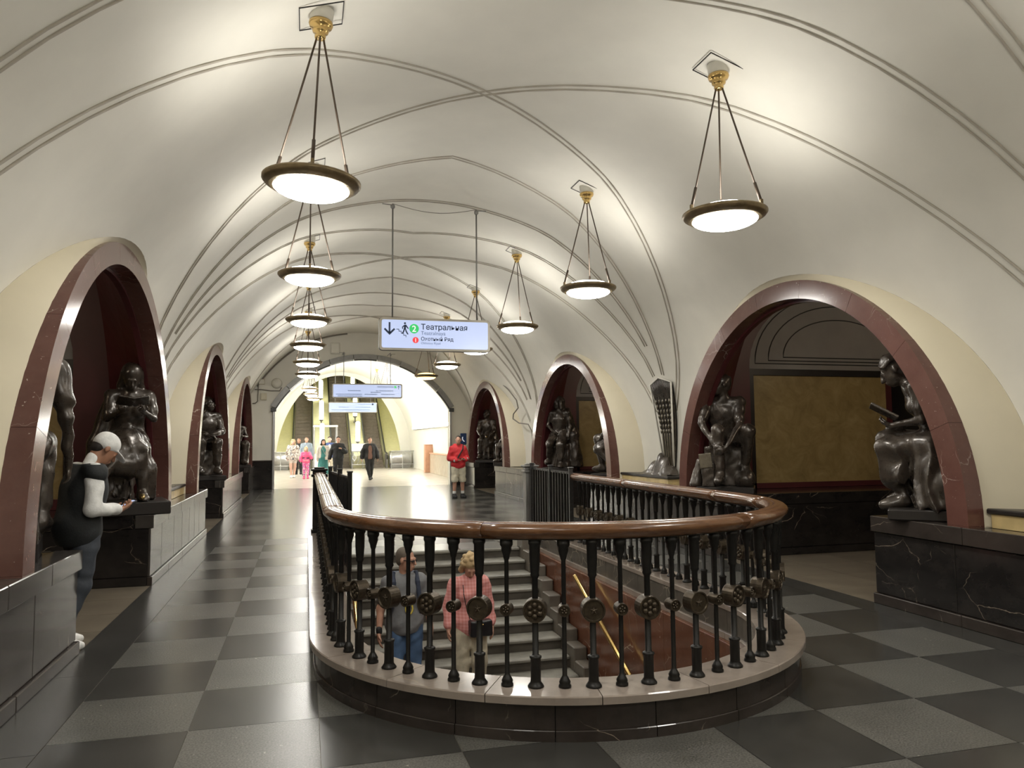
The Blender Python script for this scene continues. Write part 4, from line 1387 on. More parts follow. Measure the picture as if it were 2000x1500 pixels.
# steel drums and barriers at the foot of the escalators
for (xa, xb, lab) in ((-1.95, -.9, 'shiny steel drum housing left of the left escalator foot'), (4.72, 6.0, 'shiny steel drum housing right of the right escalator foot')):
    o = empty('steel_drum', ((xa + xb) / 2, 45.0, 0)); tag(o, lab, 'housing')
    hl = (xb - xa) / 2
    MB().lathe([(.40, -hl), (.42, -hl + .02), (.42, hl - .02), (.40, hl)], 28, (0, 0, .56), 'X').build('drum', 'steel', o)
    MB().box(-hl + .05, hl - .05, -.3, .3, 0, .2, .02).build('foot', 'steel_dark', o)
def barrier(x0, x1, y, label, orn=False):
    o = empty('steel_barrier', ((x0 + x1) / 2, y, 0)); tag(o, label, 'barrier')
    hl = (x1 - x0) / 2
    n = max(2, int(round((x1 - x0) / .65)) + 1)
    for k in range(n):
        x = lerp(-hl, hl, k / (n - 1))
        m_ = MB(); m_.lathe([(.05, 0), (.05, .01), (.022, .015), (.022, 1.0)], 10, (x, 0, 0)); m_.build('post', 'steel', o)
    for zz in (.25, 1.0):
        m_ = MB(); m_.tube([(-hl - .02, 0, zz), (hl + .02, 0, zz)], .025, 8); m_.build('rail', 'steel', o)
    if orn:
        for k in range(5):
            x = lerp(-hl + .1, hl - .1, k / 4)
            m_ = MB(); m_.tube([(x - .06, 0, .26), (x + .02, 0, .5), (x + .02, 0, .75), (x - .06, 0, .98)], .018, 6); m_.build('curved_bar', 'steel', o)
        m_ = MB(); m_.tube([(-hl + .12, -.03, .45), (-hl + .24, -.03, .65), (-hl + .12, -.03, .85), (-hl, -.03, .65), (-hl + .12, -.03, .45)], .014, 6); m_.build('diamond', 'sign_white', o)
barrier(-1.95, -.75, 43.6, 'thin steel barrier left of the group of walking people')
barrier(2.55, 3.75, 44.2, 'white ornamented steel barrier between the two men in dark jackets', True)
barrier(4.75, 6.0, 43.8, 'white steel barrier in front of the right escalator')
o = empty('notice_board', (3.05, 44.0, 1.02)); tag(o, 'white board on the ornamented barrier behind the man in black', 'board')
MB().box(-.55, .55, -.02, .02, 0, .42, .01).build('panel', 'plaster_white', o); MB().box(-.58, .58, -.025, .025, .42, .45, .006).build('edge', 'steel', o)
# glass booth
o = empty('glass_booth', (1.05, 44.4, 0)); tag(o, 'glass attendant booth with white posts in front of the left deck', 'booth')
for (x, y) in ((-.62, -.5), (.62, -.5), (-.62, .5), (.62, .5)):
    MB().box(x - .04, x + .04, y - .04, y + .04, 0, 2.45, .008).build('post', 'steel', o)
MB().box(-.68, .68, -.56, .56, 2.40, 2.50, .02).build('roof', 'plaster_white', o)
MB().box(-.64, .64, -.52, .52, 0, .9, .01).build('base_panel', 'plaster_white', o)
MB().box(-.58, .58, -.515, -.505, .92, 2.38).build('pane', 'glass', o)
MB().box(-.625, -.615, -.46, .46, .92, 2.38).build('pane', 'glass', o)
MB().box(.615, .625, -.46, .46, .92, 2.38).build('pane', 'glass', o)
# ================================================================== figures (bodies grown as one smooth surface from rounded limbs)
def V3(*a): return np.array(a, float)
def unit(v):
    v = np.asarray(v, float); return v / max(1e-9, np.linalg.norm(v))
class Blob:
    """smooth union of tapered limbs and ellipsoids, turned into one continuous mesh"""
    def __init__(self): self.p = []
    def seg(self, a, b, r0, r1=None, k=.03, flat=None):
        self.p.append(('s', np.asarray(a, float), np.asarray(b, float), r0, r0 if r1 is None else r1, k, flat)); return self
    def chain(self, pts, rs, k=.03, flat=None):
        for i in range(len(pts) - 1): self.seg(pts[i], pts[i + 1], rs[i], rs[i + 1], k, flat)
        return self
    def ell(self, c, r, axes=None, k=.03):
        self.p.append(('e', np.asarray(c, float), np.asarray(r, float), np.eye(3) if axes is None else np.asarray(axes, float), k)); return self
    def box(self, c, h, axes=None, rnd=.01, k=.01):
        self.p.append(('b', np.asarray(c, float), np.asarray(h, float), np.eye(3) if axes is None else np.asarray(axes, float), rnd, k)); return self
    def cut(self, c, r): self.p.append(('x', np.asarray(c, float), r)); return self
    def cutz(self, z, above): self.p.append(('z', z, above)); return self
    def join(self, o, inflate=0.0):
        for q in o.p:
            if q[0] == 's': self.p.append(('s', q[1], q[2], q[3] + inflate, q[4] + inflate, q[5], q[6]))
            elif q[0] == 'e': self.p.append(('e', q[1], q[2] + inflate, q[3], q[4]))
            elif q[0] == 'b': self.p.append(('b', q[1], q[2] + inflate, q[3], q[4], q[5]))
        return self
    def bounds(self):
        lo = np.full(3, 1e9); hi = -lo
        for q in self.p:
            if q[0] == 's':
                r = max(q[3], q[4]); lo = np.minimum(lo, np.minimum(q[1], q[2]) - r); hi = np.maximum(hi, np.maximum(q[1], q[2]) + r)
            elif q[0] == 'e':
                r = q[2].max(); lo = np.minimum(lo, q[1] - r); hi = np.maximum(hi, q[1] + r)
            elif q[0] == 'b':
                r = np.linalg.norm(q[2]) + q[4]; lo = np.minimum(lo, q[1] - r); hi = np.maximum(hi, q[1] + r)
        return lo, hi
    def mesh(self, name, mat, vox=.012, folds=None, rough=0.0, smooth=1):
        lo, hi = self.bounds()
        lo = lo - 3 * vox; hi = hi + 3 * vox
        n = np.ceil((hi - lo) / vox).astype(int) + 1
        ax = [lo[i] + vox * np.arange(n[i]) for i in range(3)]
        F = np.full(tuple(n), .2, np.float32)
        def sub(l, h):
            i0 = np.clip(np.floor((l - lo) / vox).astype(int), 0, n - 1); i1 = np.clip(np.ceil((h - lo) / vox).astype(int) + 1, 1, n)
            sl = tuple(slice(i0[i], i1[i]) for i in range(3))
            X = ax[0][sl[0]][:, None, None]; Y = ax[1][sl[1]][None, :, None]; Z = ax[2][sl[2]][None, None, :]
            return sl, X, Y, Z
        for q in self.p:
            if q[0] == 's':
                _, a, b, r0, r1, k, flat = q
                r = max(r0, r1); mg = k + 3 * vox
                sl, X, Y, Z = sub(np.minimum(a, b) - r - mg, np.maximum(a, b) + r + mg)
                d = b - a; L2 = max(1e-9, d @ d)
                px_, py_, pz_ = X - a[0], Y - a[1], Z - a[2]
                t = np.clip((px_ * d[0] + py_ * d[1] + pz_ * d[2]) / L2, 0, 1)
                qx, qy, qz = px_ - t * d[0], py_ - t * d[1], pz_ - t * d[2]
                if flat is not None:
                    fd, ff = unit(flat[0]), flat[1]
                    s_ = (qx * fd[0] + qy * fd[1] + qz * fd[2]) * (1 / ff - 1)
                    qx, qy, qz = qx + s_ * fd[0], qy + s_ * fd[1], qz + s_ * fd[2]
                dist = np.sqrt(qx * qx + qy * qy + qz * qz) - (r0 + t * (r1 - r0))
            elif q[0] == 'e':
                _, c, r, A, k = q
                mg = k + 3 * vox
                sl, X, Y, Z = sub(c - r.max() - mg, c + r.max() + mg)
                px_, py_, pz_ = X - c[0], Y - c[1], Z - c[2]
                u = [(px_ * A[i][0] + py_ * A[i][1] + pz_ * A[i][2]) / r[i] for i in range(3)]
                k0 = np.sqrt(u[0] ** 2 + u[1] ** 2 + u[2] ** 2)
                k1 = np.sqrt((u[0] / r[0]) ** 2 + (u[1] / r[1]) ** 2 + (u[2] / r[2]) ** 2)
                dist = k0 * (k0 - 1) / np.maximum(k1, 1e-6)
            elif q[0] == 'b':
                _, c, h, A, rnd, k = q
                R = np.linalg.norm(h) + rnd; mg = k + 3 * vox
                sl, X, Y, Z = sub(c - R - mg, c + R + mg)
                px_, py_, pz_ = X - c[0], Y - c[1], Z - c[2]
                u = [np.abs(px_ * A[i][0] + py_ * A[i][1] + pz_ * A[i][2]) - h[i] for i in range(3)]
                o_ = np.sqrt(np.maximum(u[0], 0) ** 2 + np.maximum(u[1], 0) ** 2 + np.maximum(u[2], 0) ** 2)
                dist = o_ + np.minimum(np.maximum(u[0], np.maximum(u[1], u[2])), 0) - rnd
            elif q[0] == 'x':
                _, c, r = q
                sl, X, Y, Z = sub(c - r - 3 * vox, c + r + 3 * vox)
                dist = np.sqrt((X - c[0]) ** 2 + (Y - c[1]) ** 2 + (Z - c[2]) ** 2) - r
                F[sl] = np.maximum(F[sl], -dist); continue
            elif q[0] == 'z':
                Z = ax[2][None, None, :]
                F = np.maximum(F, (Z - q[1]) if q[2] else (q[1] - Z)).astype(np.float32); continue
            f = F[sl]
            if k > 0:
                h_ = np.clip(.5 + .5 * (f - dist) / k, 0, 1)
                F[sl] = f + (dist - f) * h_ - k * h_ * (1 - h_)
            else:
                F[sl] = np.minimum(f, dist)
        if folds is not None:
            X, Y, Z = ax[0][:, None, None], ax[1][None, :, None], ax[2][None, None, :]
            F = F + folds(X, Y, Z).astype(np.float32)
        if rough:
            X, Y, Z = ax[0][:, None, None], ax[1][None, :, None], ax[2][None, None, :]
            F = F + rough * (np.sin(X * 31 + Z * 17 + 2 * np.sin(Y * 23)) + np.sin(Y * 37 - Z * 29 + 1.7 * np.sin(X * 19)) + .6 * np.sin(Z * 47 + X * 53))
            F = F.astype(np.float32)
        me = surface(F, lo, vox, name, smooth)
        me.materials.append(MATS[mat])
        return me
    def build(self, name, mat, parent=None, loc=(0, 0, 0), vox=.012, **kw):
        return inst(name, self.mesh(name, mat, vox, **kw), parent, loc)
def surface(F, lo, vox, name, smooth):
    """naive surface nets"""
    ins = F < 0
    n = np.array(F.shape)
    c = [slice(None, -1), slice(1, None)]
    cnt = np.zeros(n - 1, np.uint8)
    for i in (0, 1):
        for j in (0, 1):
            for k in (0, 1):
                cnt += ins[c[i], c[j], c[k]]
    act = np.argwhere((cnt > 0) & (cnt < 8))
    ids = np.full(n - 1, -1, np.int64)
    ids[act[:, 0], act[:, 1], act[:, 2]] = np.arange(len(act))
    corn = {}
    for i in (0, 1):
        for j in (0, 1):
            for k in (0, 1):
                corn[(i, j, k)] = F[act[:, 0] + i, act[:, 1] + j, act[:, 2] + k]
    acc = np.zeros((len(act), 3)); num = np.zeros(len(act))
    edges = []
    for a in range(3):
        for p in (0, 1):
            for q in (0, 1):
                s0 = [0, 0, 0]; s1 = [0, 0, 0]
                o = [x for x in range(3) if x != a]
                s0[o[0]] = s1[o[0]] = p; s0[o[1]] = s1[o[1]] = q; s1[a] = 1
                edges.append((tuple(s0), tuple(s1), a))
    for s0, s1, a in edges:
        f0, f1 = corn[s0], corn[s1]
        m = (f0 < 0) != (f1 < 0)
        t = np.where(m, f0 / np.where(m, f0 - f1, 1), 0)
        p = np.tile(np.array(s0, float), (len(act), 1)); p[:, a] += t
        acc += np.where(m[:, None], p, 0); num += m
    pos = act + acc / num[:, None]
    quads = []
    for a in range(3):
        o = [x for x in range(3) if x != a]
        s0 = [slice(None)] * 3; s1 = [slice(None)] * 3
        s0[a] = slice(None, -1); s1[a] = slice(1, None)
        A, B = ins[tuple(s0)], ins[tuple(s1)]
        e = np.argwhere(A != B)
        e = e[(e[:, o[0]] > 0) & (e[:, o[1]] > 0) & (e[:, o[0]] < n[o[0]] - 1) & (e[:, o[1]] < n[o[1]] - 1)]
        sign = A[e[:, 0], e[:, 1], e[:, 2]]
        def cell(d0, d1):
            x = e.copy(); x[:, o[0]] += d0; x[:, o[1]] += d1
            return ids[x[:, 0], x[:, 1], x[:, 2]]
        q = np.stack([cell(-1, -1), cell(0, -1), cell(0, 0), cell(-1, 0)], 1)
        flip = sign if a != 1 else ~sign
        q[~flip] = q[~flip][:, ::-1]
        quads.append(q)
    Q = np.concatenate(quads)
    Q = Q[(Q >= 0).all(1)]
    for _ in range(smooth):
        s = np.zeros_like(pos); w_ = np.zeros(len(pos))
        for i in range(4):
            for j in ((i + 1) % 4, (i - 1) % 4):
                np.add.at(s, Q[:, i], pos[Q[:, j]]); np.add.at(w_, Q[:, i], 1)
        pos = np.where(w_[:, None] > 0, pos * .5 + .5 * s / np.maximum(w_, 1)[:, None], pos)
    pts = lo + pos * vox
    me = bpy.data.meshes.new(name)
    me.vertices.add(len(pts)); me.vertices.foreach_set('co', pts.astype(np.float32).ravel())
    me.loops.add(len(Q) * 4); me.loops.foreach_set('vertex_index', Q.astype(np.int32).ravel())
    me.polygons.add(len(Q)); me.polygons.foreach_set('loop_start', (np.arange(len(Q)) * 4).astype(np.int32))
    me.polygons.foreach_set('use_smooth', np.ones(len(Q), bool))
    me.update(calc_edges=True)
    return me

BASE = dict(pelvis=(0, 0, .96), chest=(0, .0, 1.27), neck=(0, -.015, 1.47), head=(0, .02, 1.635), hf=(0, 1, 0), hu=(0, 0, 1),
            shR=(.172, -.01, 1.39), elR=(.225, -.03, 1.11), wrR=(.245, .05, .87), hipR=(.09, 0, .92), knR=(.10, .02, .50), anR=(.105, -.02, .085),
            hdR=(0, .25, -1), pnR=(-1, .1, 0), ftR=(.1, 1, 0), cuR=.35, cuL=.35)
for k_ in list(BASE):
    if k_.endswith('R') and k_ != 'cuR':
        v_ = BASE[k_]; BASE[k_[:-1] + 'L'] = (-v_[0], v_[1], v_[2])
class Fig:
    """pose in metres for a 1.75 m person facing +Y; sc scales everything"""
    def __init__(self, sc=1.0, girth=1.0, female=False, **pose):
        self.hs = 1.12 if sc > 1.04 else 1.04
        self.sc = sc; self.g = girth; self.f = female
        self.J = {}
        for k, v in BASE.items():
            v = pose.get(k, v)
            if isinstance(v, (int, float)): self.J[k] = v
            else:
                self.J[k] = V3(*v) * (sc if k[:2] not in ('hf', 'hu', 'hd', 'pn', 'ft') else 1)
        self.J['hf'] = unit(self.J['hf'])
        u = self.J['hu'] - self.J['hf'] * (self.J['hu'] @ self.J['hf']); self.J['hu'] = unit(u)
        self.hr = np.cross(self.J['hf'], self.J['hu'])
    def head(self, b, face=True):
        J, s = self.J, self.sc * self.hs
        c, f, u, r = J['head'], J['hf'], J['hu'], self.hr
        A = np.stack([r, f, u])
        P = lambda x, y, z: c + (r * x + f * y + u * z) * s
        b.ell(P(0, -.012, .03), V3(.076, .096, .092) * s, A, .02)
        b.ell(P(0, .028, -.03), V3(.062, .072, .088) * s, A, .02)
        b.ell(P(0, .050, -.088), V3(.040, .042, .030) * s, A, .025)
        b.seg(J['neck'] - V3(0, 0, .02) * s, P(0, -.02, -.06), .056 * s * (.88 if self.f else 1), .050 * s * (.88 if self.f else 1), .02)
        if face:
            b.seg(P(-.034, .088, .022), P(.034, .088, .022), .012 * s, .012 * s, .012)
            for sx in (-1, 1):
                b.cut(P(sx * .031, .112, .0), .019 * s)
                b.ell(P(sx * .031, .088, .0), V3(.014, .012, .012) * s, A, .004)
                b.ell(P(sx * .079, -.005, -.005), V3(.012, .020, .031) * s, A, .008)
            b.seg(P(0, .098, .012), P(0, .119, -.028), .009 * s, .014 * s, .010)
            b.seg(P(-.016, .101, -.056), P(.016, .101, -.056), .008 * s, .008 * s, .006)
            b.seg(P(-.014, .098, -.070), P(.014, .098, -.070), .008 * s, .008 * s, .006)
        return b
    def torso(self, b, inf=0.0):
        J, s, g = self.J, self.sc, self.g
        up = unit(J['neck'] - J['pelvis']); r = unit(J['shR'] - J['shL']); f = np.cross(up, r); r = np.cross(f, up)
        A = np.stack([r, f, up])
        hw = .168 if self.f else .160
        b.ell(J['pelvis'], V3(hw * g, .118 * g, .13) * s + inf, A, .05)
        mid = J['pelvis'] * .5 + J['chest'] * .5
        b.ell(mid, V3((.128 if self.f else .145) * g, .102 * g, .17) * s + inf, A, .05)
        b.ell(J['chest'], V3((.150 if self.f else .170) * g, .118 * g, .19) * s + inf, A, .05)
        rs = (.050 if self.f else .058) * s + inf * .8
        top = J['neck'] - up * .035 * s
        b.seg(J['shL'], top, rs, rs * .86, .05); b.seg(J['shR'], top, rs, rs * .86, .05)
        if self.f:
            for sx in (-1, 1):
                b.ell(J['chest'] + (r * sx * .072 + f * .085 + up * .01) * s, V3(.062, .055, .06) * s + inf * .6, A, .03)
        return b
    def arm(self, b, S_, t0=0.0, t1=2.0, inf=0.0, k=.025):
        """t: 0 shoulder, 1 elbow, 2 wrist"""
        J, s = self.J, self.sc
        q = .86 if self.f else 1.0
        sh, el, wr = J['sh' + S_], J['el' + S_], J['wr' + S_]
        rr = lambda t: (lerp(.054, .043, t) if t <= 1 else lerp(.043, .028, t - 1)) * s * q * (self.g ** .5) + inf
        at = lambda t: sh + (el - sh) * t if t <= 1 else el + (wr - el) * (t - 1)
        ts = [t0] + ([1.0] if t0 < 1 < t1 else []) + [t1]
        for a, c in zip(ts, ts[1:]): b.seg(at(a), at(c), rr(a), rr(c), k)
        return b
    def hand(self, b, S_):
        J, s = self.J, self.sc
        w_ = J['wr' + S_]; d = unit(J['hd' + S_]); n = J['pn' + S_]; n = unit(n - d * (n @ d))
        sd = np.cross(d, n) * (1 if S_ == 'R' else -1)
        fwd = unit(J['chest'] * 0 + V3(0, 1, 0))
        cu_ = J['cu' + S_]
        q = .88 if self.f else 1.0
        A = np.stack([sd, d, n])
        b.seg(w_, w_ + d * .03 * s, .026 * s * q, .028 * s * q, .015, (n, .7))
        b.ell(w_ + d * .052 * s, V3(.042, .052, .019) * s * q, A, .012)
        for i, L in enumerate((.072, .080, .075, .060)):
            base = w_ + d * (.090 - .006 * abs(i - 1.2)) * s * q + sd * (.031 - .021 * i) * s * q
            d1 = d * math.cos(cu_) + n * math.sin(cu_); d2 = d * math.cos(2.1 * cu_) + n * math.sin(2.1 * cu_)
            m_ = base + d1 * L * .5 * s * q; e_ = m_ + d2 * L * .5 * s * q
            b.chain([base, m_, e_], [.0105 * s * q, .0095 * s * q, .008 * s * q], .004)
        tb = w_ + d * .030 * s * q + sd * .034 * s * q
        tm = tb + unit(d * .6 + sd * .65 + n * .25) * .040 * s * q
        te = tm + unit(d * .9 + sd * .15 + n * .4) * .034 * s * q
        b.chain([tb, tm, te], [.014 * s * q, .012 * s * q, .009 * s * q], .006)
        return b
    def leg(self, b, S_, t0=0.0, t1=2.0, inf=0.0, k=.03, flare=0.0):
        J, s = self.J, self.sc
        hp, kn, an = J['hip' + S_], J['kn' + S_], J['an' + S_]
        rr = lambda t: (lerp(.088, .060, t) if t <= 1 else lerp(.058, .038, t - 1)) * s * (self.g ** .7) + inf + flare * max(0, t - .9)
        at = lambda t: hp + (kn - hp) * t if t <= 1 else kn + (an - kn) * (t - 1)
        ts = [t0] + ([1.0] if t0 < 1 < t1 else []) + [t1]
        for a, c in zip(ts, ts[1:]): b.seg(at(a), at(c), rr(a), rr(c), k)
        if t1 > 1.5 and inf < .012:
            d = unit(an - kn); bk = np.cross(np.cross(d, V3(0, 1, 0)), d)
            b.ell(kn + (an - kn) * .3 - bk * .02 * s, V3(.045, .045, .10) * s + inf, None, .03)
        return b
    def foot(self, b, S_, inf=0.0, L=1.0):
        J, s = self.J, self.sc
        an = J['an' + S_]; d = unit(J['ft' + S_])
        dn = V3(0, 0, -1) if abs(d[2]) < .75 else unit(V3(0, 1, 0))
        side = np.cross(d, dn)
        heel = an - d * .035 * s + dn * .045 * s; ball = an + d * .115 * s * L + dn * .052 * s; toe = an + d * .165 * s * L + dn * .056 * s
        b.seg(an, heel, .038 * s + inf, .034 * s + inf, .02)
        b.seg(an + dn * .005, ball, .037 * s + inf, .034 * s + inf, .03, (side, 1.15))
        b.seg(heel, ball, .030 * s + inf, .032 * s + inf, .03, (side, 1.2))
        b.seg(ball, toe, .032 * s + inf, .022 * s + inf, .02, (side, 1.3))
        return b
    def nude(self, face=True, hands=True):
        b = Blob()
        self.torso(b)
        for S_ in 'LR':
            self.arm(b, S_); self.leg(b, S_); self.foot(b, S_)
        self.head(b, face)
        if hands:
            for S_ in 'LR': self.hand(b, S_)
        return b
    def hair(self, b, style='short', inf=.012):
        J, s = self.J, self.sc * self.hs
        c, f, u, r = J['head'], J['hf'], J['hu'], self.hr
        A = np.stack([r, f, u]); P = lambda x, y, z: c + (r * x + f * y + u * z) * s
        if style == 'short':
            b.ell(P(0, -.022, .048), V3(.080, .096, .084) * s, A, .01)
            b.ell(P(0, -.05, -.0), V3(.074, .062, .08) * s, A, .02)
        elif style == 'crop':
            b.ell(P(0, -.018, .040), V3(.0785, .096, .086) * s, A, .01)
        elif style in ('long', 'bob', 'curly'):
            b.ell(P(0, -.022, .045), V3(.090, .102, .090) * s, A, .02)
            lo_ = {'long': -.30, 'bob': -.12, 'curly': -.09}[style]
            for sx in (-1, 1):
                b.seg(P(sx * .068, -.01, .03), P(sx * .085, -.02 + (.05 if style == 'long' else 0), lo_), .034 * s, .036 * s, .03)
            b.seg(P(0, -.06, .02), P(0, -.075, lo_ * .9), .07 * s, .06 * s, .03)
            if style == 'curly':
                rnd = random.Random(4)
                for q in range(46):
                    th = rnd.uniform(0, 2 * PI); ph = rnd.uniform(-.5, 1.4)
                    x, y, z = math.cos(th) * math.cos(ph), math.sin(th) * math.cos(ph), math.sin(ph)
                    if y > .45 and z < .55: continue
                    b.ell(P(x * .094, y * .105 - .02, z * .098 + .035), V3(.026, .026, .024) * s, A, .008)
        return b
def cloth_fold(amp=.004, f=1.0, ph=0.0):
    return lambda X, Y, Z: amp * (np.sin((X * 26 + Z * 14 + ph) * f + 1.8 * np.sin(Z * 19 * f + Y * 9)) + .7 * np.sin((Y * 31 - Z * 22) * f + 1.3 * np.sin(X * 21 * f + ph)))
def drape_fold(cx, cy, amp=.012, n=11, z0=0, z1=.8):
    def f_(X, Y, Z):
        a = np.arctan2(Y - cy, X - cx)
        w_ = np.clip((z1 - Z) / max(.01, (z1 - z0) * .6), 0, 1)
        q = np.abs(np.sin(n * .5 * a + 1.1 * np.sin(Z * 4.2 + 2 * a) + .6 * np.sin(Z * 9)))
        return amp * w_ * (1.6 * q - 1.0) + .004 * np.sin(Z * 24 + X * 17 + 1.5 * np.sin(Y * 21))
    return f_

# ------------------------------------------------------------------ bronze statues
def statue(label, loc, rz, blob, vox=.016, folds=None, base=(.36, .36, .10), off=(0, 0), extras=(), basemat='bronze_base'):
    o = empty('bronze_statue', loc, rz); tag(o, label, 'statue')
    h = base[2]
    blob.build('figure', 'bronze', o, (0, 0, h), vox, folds=folds, rough=.0012)
    MB().box(off[0] - base[0], off[0] + base[0], off[1] - base[1], off[1] + base[1], 0, h, .012).build('base', basemat, o)
    for nm, bl, mt, vx in extras:
        bl.build(nm, mt, o, (0, 0, h), vx)
    return o
def open_book(c, d, w_=.14, hgt=.19, tilt=.6):
    """an open book, its spine at c, opened towards the reader who looks along +Y"""
    b = Blob()
    for sx in (-1, 1):
        ax_ = np.stack([unit(V3(sx * math.cos(.22), 0, math.sin(.22))), unit(V3(0, math.cos(tilt), math.sin(tilt))), unit(np.cross(V3(sx * math.cos(.22), 0, math.sin(.22)), V3(0, math.cos(tilt), math.sin(tilt))))])
        b.box(np.asarray(c) + ax_[0] * w_ * .5, V3(w_ * .5, hgt * .5, .010), ax_, .004, .004)
    return b
PZL, PZR = PZ[-1], PZ[1]
LIFE = 1.13
# 1. reading girl on the right, near
f = Fig(LIFE, 1.0, True, pelvis=(0, -.06, .56), chest=(0, .05, .89), neck=(0, .17, 1.06), head=(0, .28, 1.19), hf=(0, .80, -.60), hu=(0, .6, .8),
        shR=(.165, .11, 1.02), shL=(-.165, .11, 1.02), elR=(.19, .09, .74), elL=(-.19, .09, .74), wrR=(.10, .31, .70), wrL=(-.10, .31, .70), hdR=(-.3, .8, .3), hdL=(.3, .8, .3), pnR=(-.3, 0, 1), pnL=(.3, 0, 1), cuR=.5, cuL=.5,
        hipR=(.10, -.02, .54), hipL=(-.10, -.02, .54), knR=(.10, .34, .56), knL=(-.10, .34, .50), anR=(.09, .18, .12), anL=(-.10, .24, .09), ftR=(.1, 1, -.1), ftL=(-.1, 1, -.1))
b = f.nude()
f.hair(b, 'short'); c_, f_, u_ = f.J['head'], f.J['hf'], f.J['hu']
b.ell(c_ - f_ * .11 * LIFE + u_ * .02, V3(.065, .065, .065) * LIFE, None, .03)
for q in range(9):
    a = -1.2 + 2.4 * q / 8
    b.chain([c_ + (f.hr * .085 * math.sin(a) + u_ * (.092 - .03 * abs(a)) + f_ * .070 * math.cos(a * .6)) * LIFE, c_ + (f.hr * .115 * math.sin(a) + u_ * (.135 - .05 * abs(a)) - f_ * .02) * LIFE, c_ + (f.hr * .07 * math.sin(a) + u_ * .03 - f_ * .10) * LIFE], [.018, .022, .018], .008)
f.torso(b, .012); f.arm(b, 'R', 0, .62, .022); f.arm(b, 'L', 0, .62, .022)
for S_, sx in (('R', 1), ('L', -1)):
    b.seg(f.J['hip' + S_], f.J['kn' + S_], .135, .115, .07)
    b.seg(f.J['kn' + S_], V3(sx * .12, .31, .26) * LIFE, .115, .105, .06)
b.chain([V3(-.16, .05, .52) * LIFE, V3(-.20, .0, .25) * LIFE, V3(-.22, -.02, .05) * LIFE], [.13, .15, .17], .08)
b.chain([V3(.15, .0, .50) * LIFE, V3(.19, -.08, .25) * LIFE, V3(.21, -.1, .05) * LIFE], [.12, .15, .18], .08)
b.chain([V3(0, -.25, .50) * LIFE, V3(0, -.30, .25) * LIFE, V3(0, -.32, .05) * LIFE], [.14, .17, .20], .08)
b.seg(V3(-.17, .12, .40) * LIFE, V3(-.24, .10, .03) * LIFE, .05, .08, .05)
for sx in (-1, 1): b.seg(V3(sx * .14, .12, .45) * LIFE, V3(sx * .15, .13, 0) * LIFE, .028, .024, .01)
b.cutz(0.0, False)
st = statue('dark bronze seated girl in a draped dress reading beside the nearest right arch leg', (5.86, 6.00, PZR), math.radians(48), b, .013, drape_fold(0, .02, .026, 14, 0, .78), (.40, .40, .10), (0, .02),
       [('book', open_book(V3(0, .37, .80) * LIFE, None, .20, .27, .55), 'bronze', .008)])
# 2. seated man, hands clasped, right arch far side
f = Fig(LIFE, 1.06, False, pelvis=(0, -.14, .56), chest=(0, -.02, .90), neck=(0, .05, 1.12), head=(.02, .09, 1.29), hf=(.90, .42, .05), hu=(0, 0, 1),
        shR=(.20, .02, 1.06), shL=(-.20, .02, 1.06), elR=(.27, .18, .79), elL=(-.19, .20, .77), wrR=(.09, .40, .50), wrL=(-.04, .42, .50), hdR=(-.7, .2, -.5), hdL=(.7, .3, -.6), pnR=(-.3, -.9, 0), pnL=(.3, -.9, 0), cuR=.7, cuL=.7,
        hipR=(.10, -.10, .54), hipL=(-.10, -.10, .54), knR=(.06, .34, .70), knL=(-.30, .20, .70), anR=(.04, .36, .16), anL=(-.24, .02, .26), ftR=(.15, 1, -.1), ftL=(-.3, .6, -.5))
b = f.nude(); f.hair(b, 'short')
f.torso(b, .014); f.arm(b, 'R', 0, .72, .020); f.arm(b, 'L', 0, .72, .020)
for S_ in 'RL': f.leg(b, S_, 0, 1.85, .022)
f.foot(b, 'R', .012); f.foot(b, 'L', .012)
b.box(V3(0, -.16, .24) * LIFE, V3(.24, .15, .24) * LIFE, None, .03, .03)
b.box(V3(.22, .26, .17), V3(.075, .06, .17), None, .015, .01)
b.seg(V3(.36, .05, .35), V3(.42, .12, .02), .05, .09, .04)
b.ell(V3(-.24, .08, .08) * LIFE, V3(.14, .14, .13), None, .03)
b.cutz(0.0, False)
plate = Blob().box(V3(.25, .345, .37), V3(.085, .012, .10), np.stack([unit(V3(1, 0, -.12)), V3(0, 1, 0), unit(V3(.12, 0, 1))]), .005, .004)
statue('dark bronze seated man with clasped hands looking aside in the right arch', (5.87, 9.80, PZR), math.radians(146), b, .014, cloth_fold(.004), (.40, .36, .09), (0, .08), [('plate', plate, 'bronze_light', .009)])
# 3. girl with book, left arch far side
f = Fig(LIFE, 1.0, True, pelvis=(0, -.10, .62), chest=(0, -.03, .96), neck=(0, .03, 1.16), head=(0, .10, 1.30), hf=(0, .80, -.60), hu=(0, .6, .8),
        shR=(.18, .0, 1.10), shL=(-.18, .0, 1.10), elR=(.22, .10, .86), elL=(-.22, .10, .86), wrR=(.10, .31, .93), wrL=(-.10, .31, .93), hdR=(-.3, .8, .2), hdL=(.3, .8, .2), pnR=(-.3, 0, 1), pnL=(.3, 0, 1), cuR=.4, cuL=.4,
        hipR=(.09, -.06, .62), hipL=(-.09, -.06, .62), knR=(.16, .30, .52), knL=(-.10, .26, .54), anR=(.30, .48, .16), anL=(-.10, .26, .09), ftR=(.3, .9, -.2), ftL=(-.1, 1, -.1))
b = f.nude(); f.hair(b, 'bob')
f.torso(b, .012); f.arm(b, 'R', 0, .7, .022); f.arm(b, 'L', 0, .7, .022)
b.chain([f.J['pelvis'], V3(.05, .16, .58) * LIFE, V3(.06, .22, .40) * LIFE], [.19, .19, .20], .08)
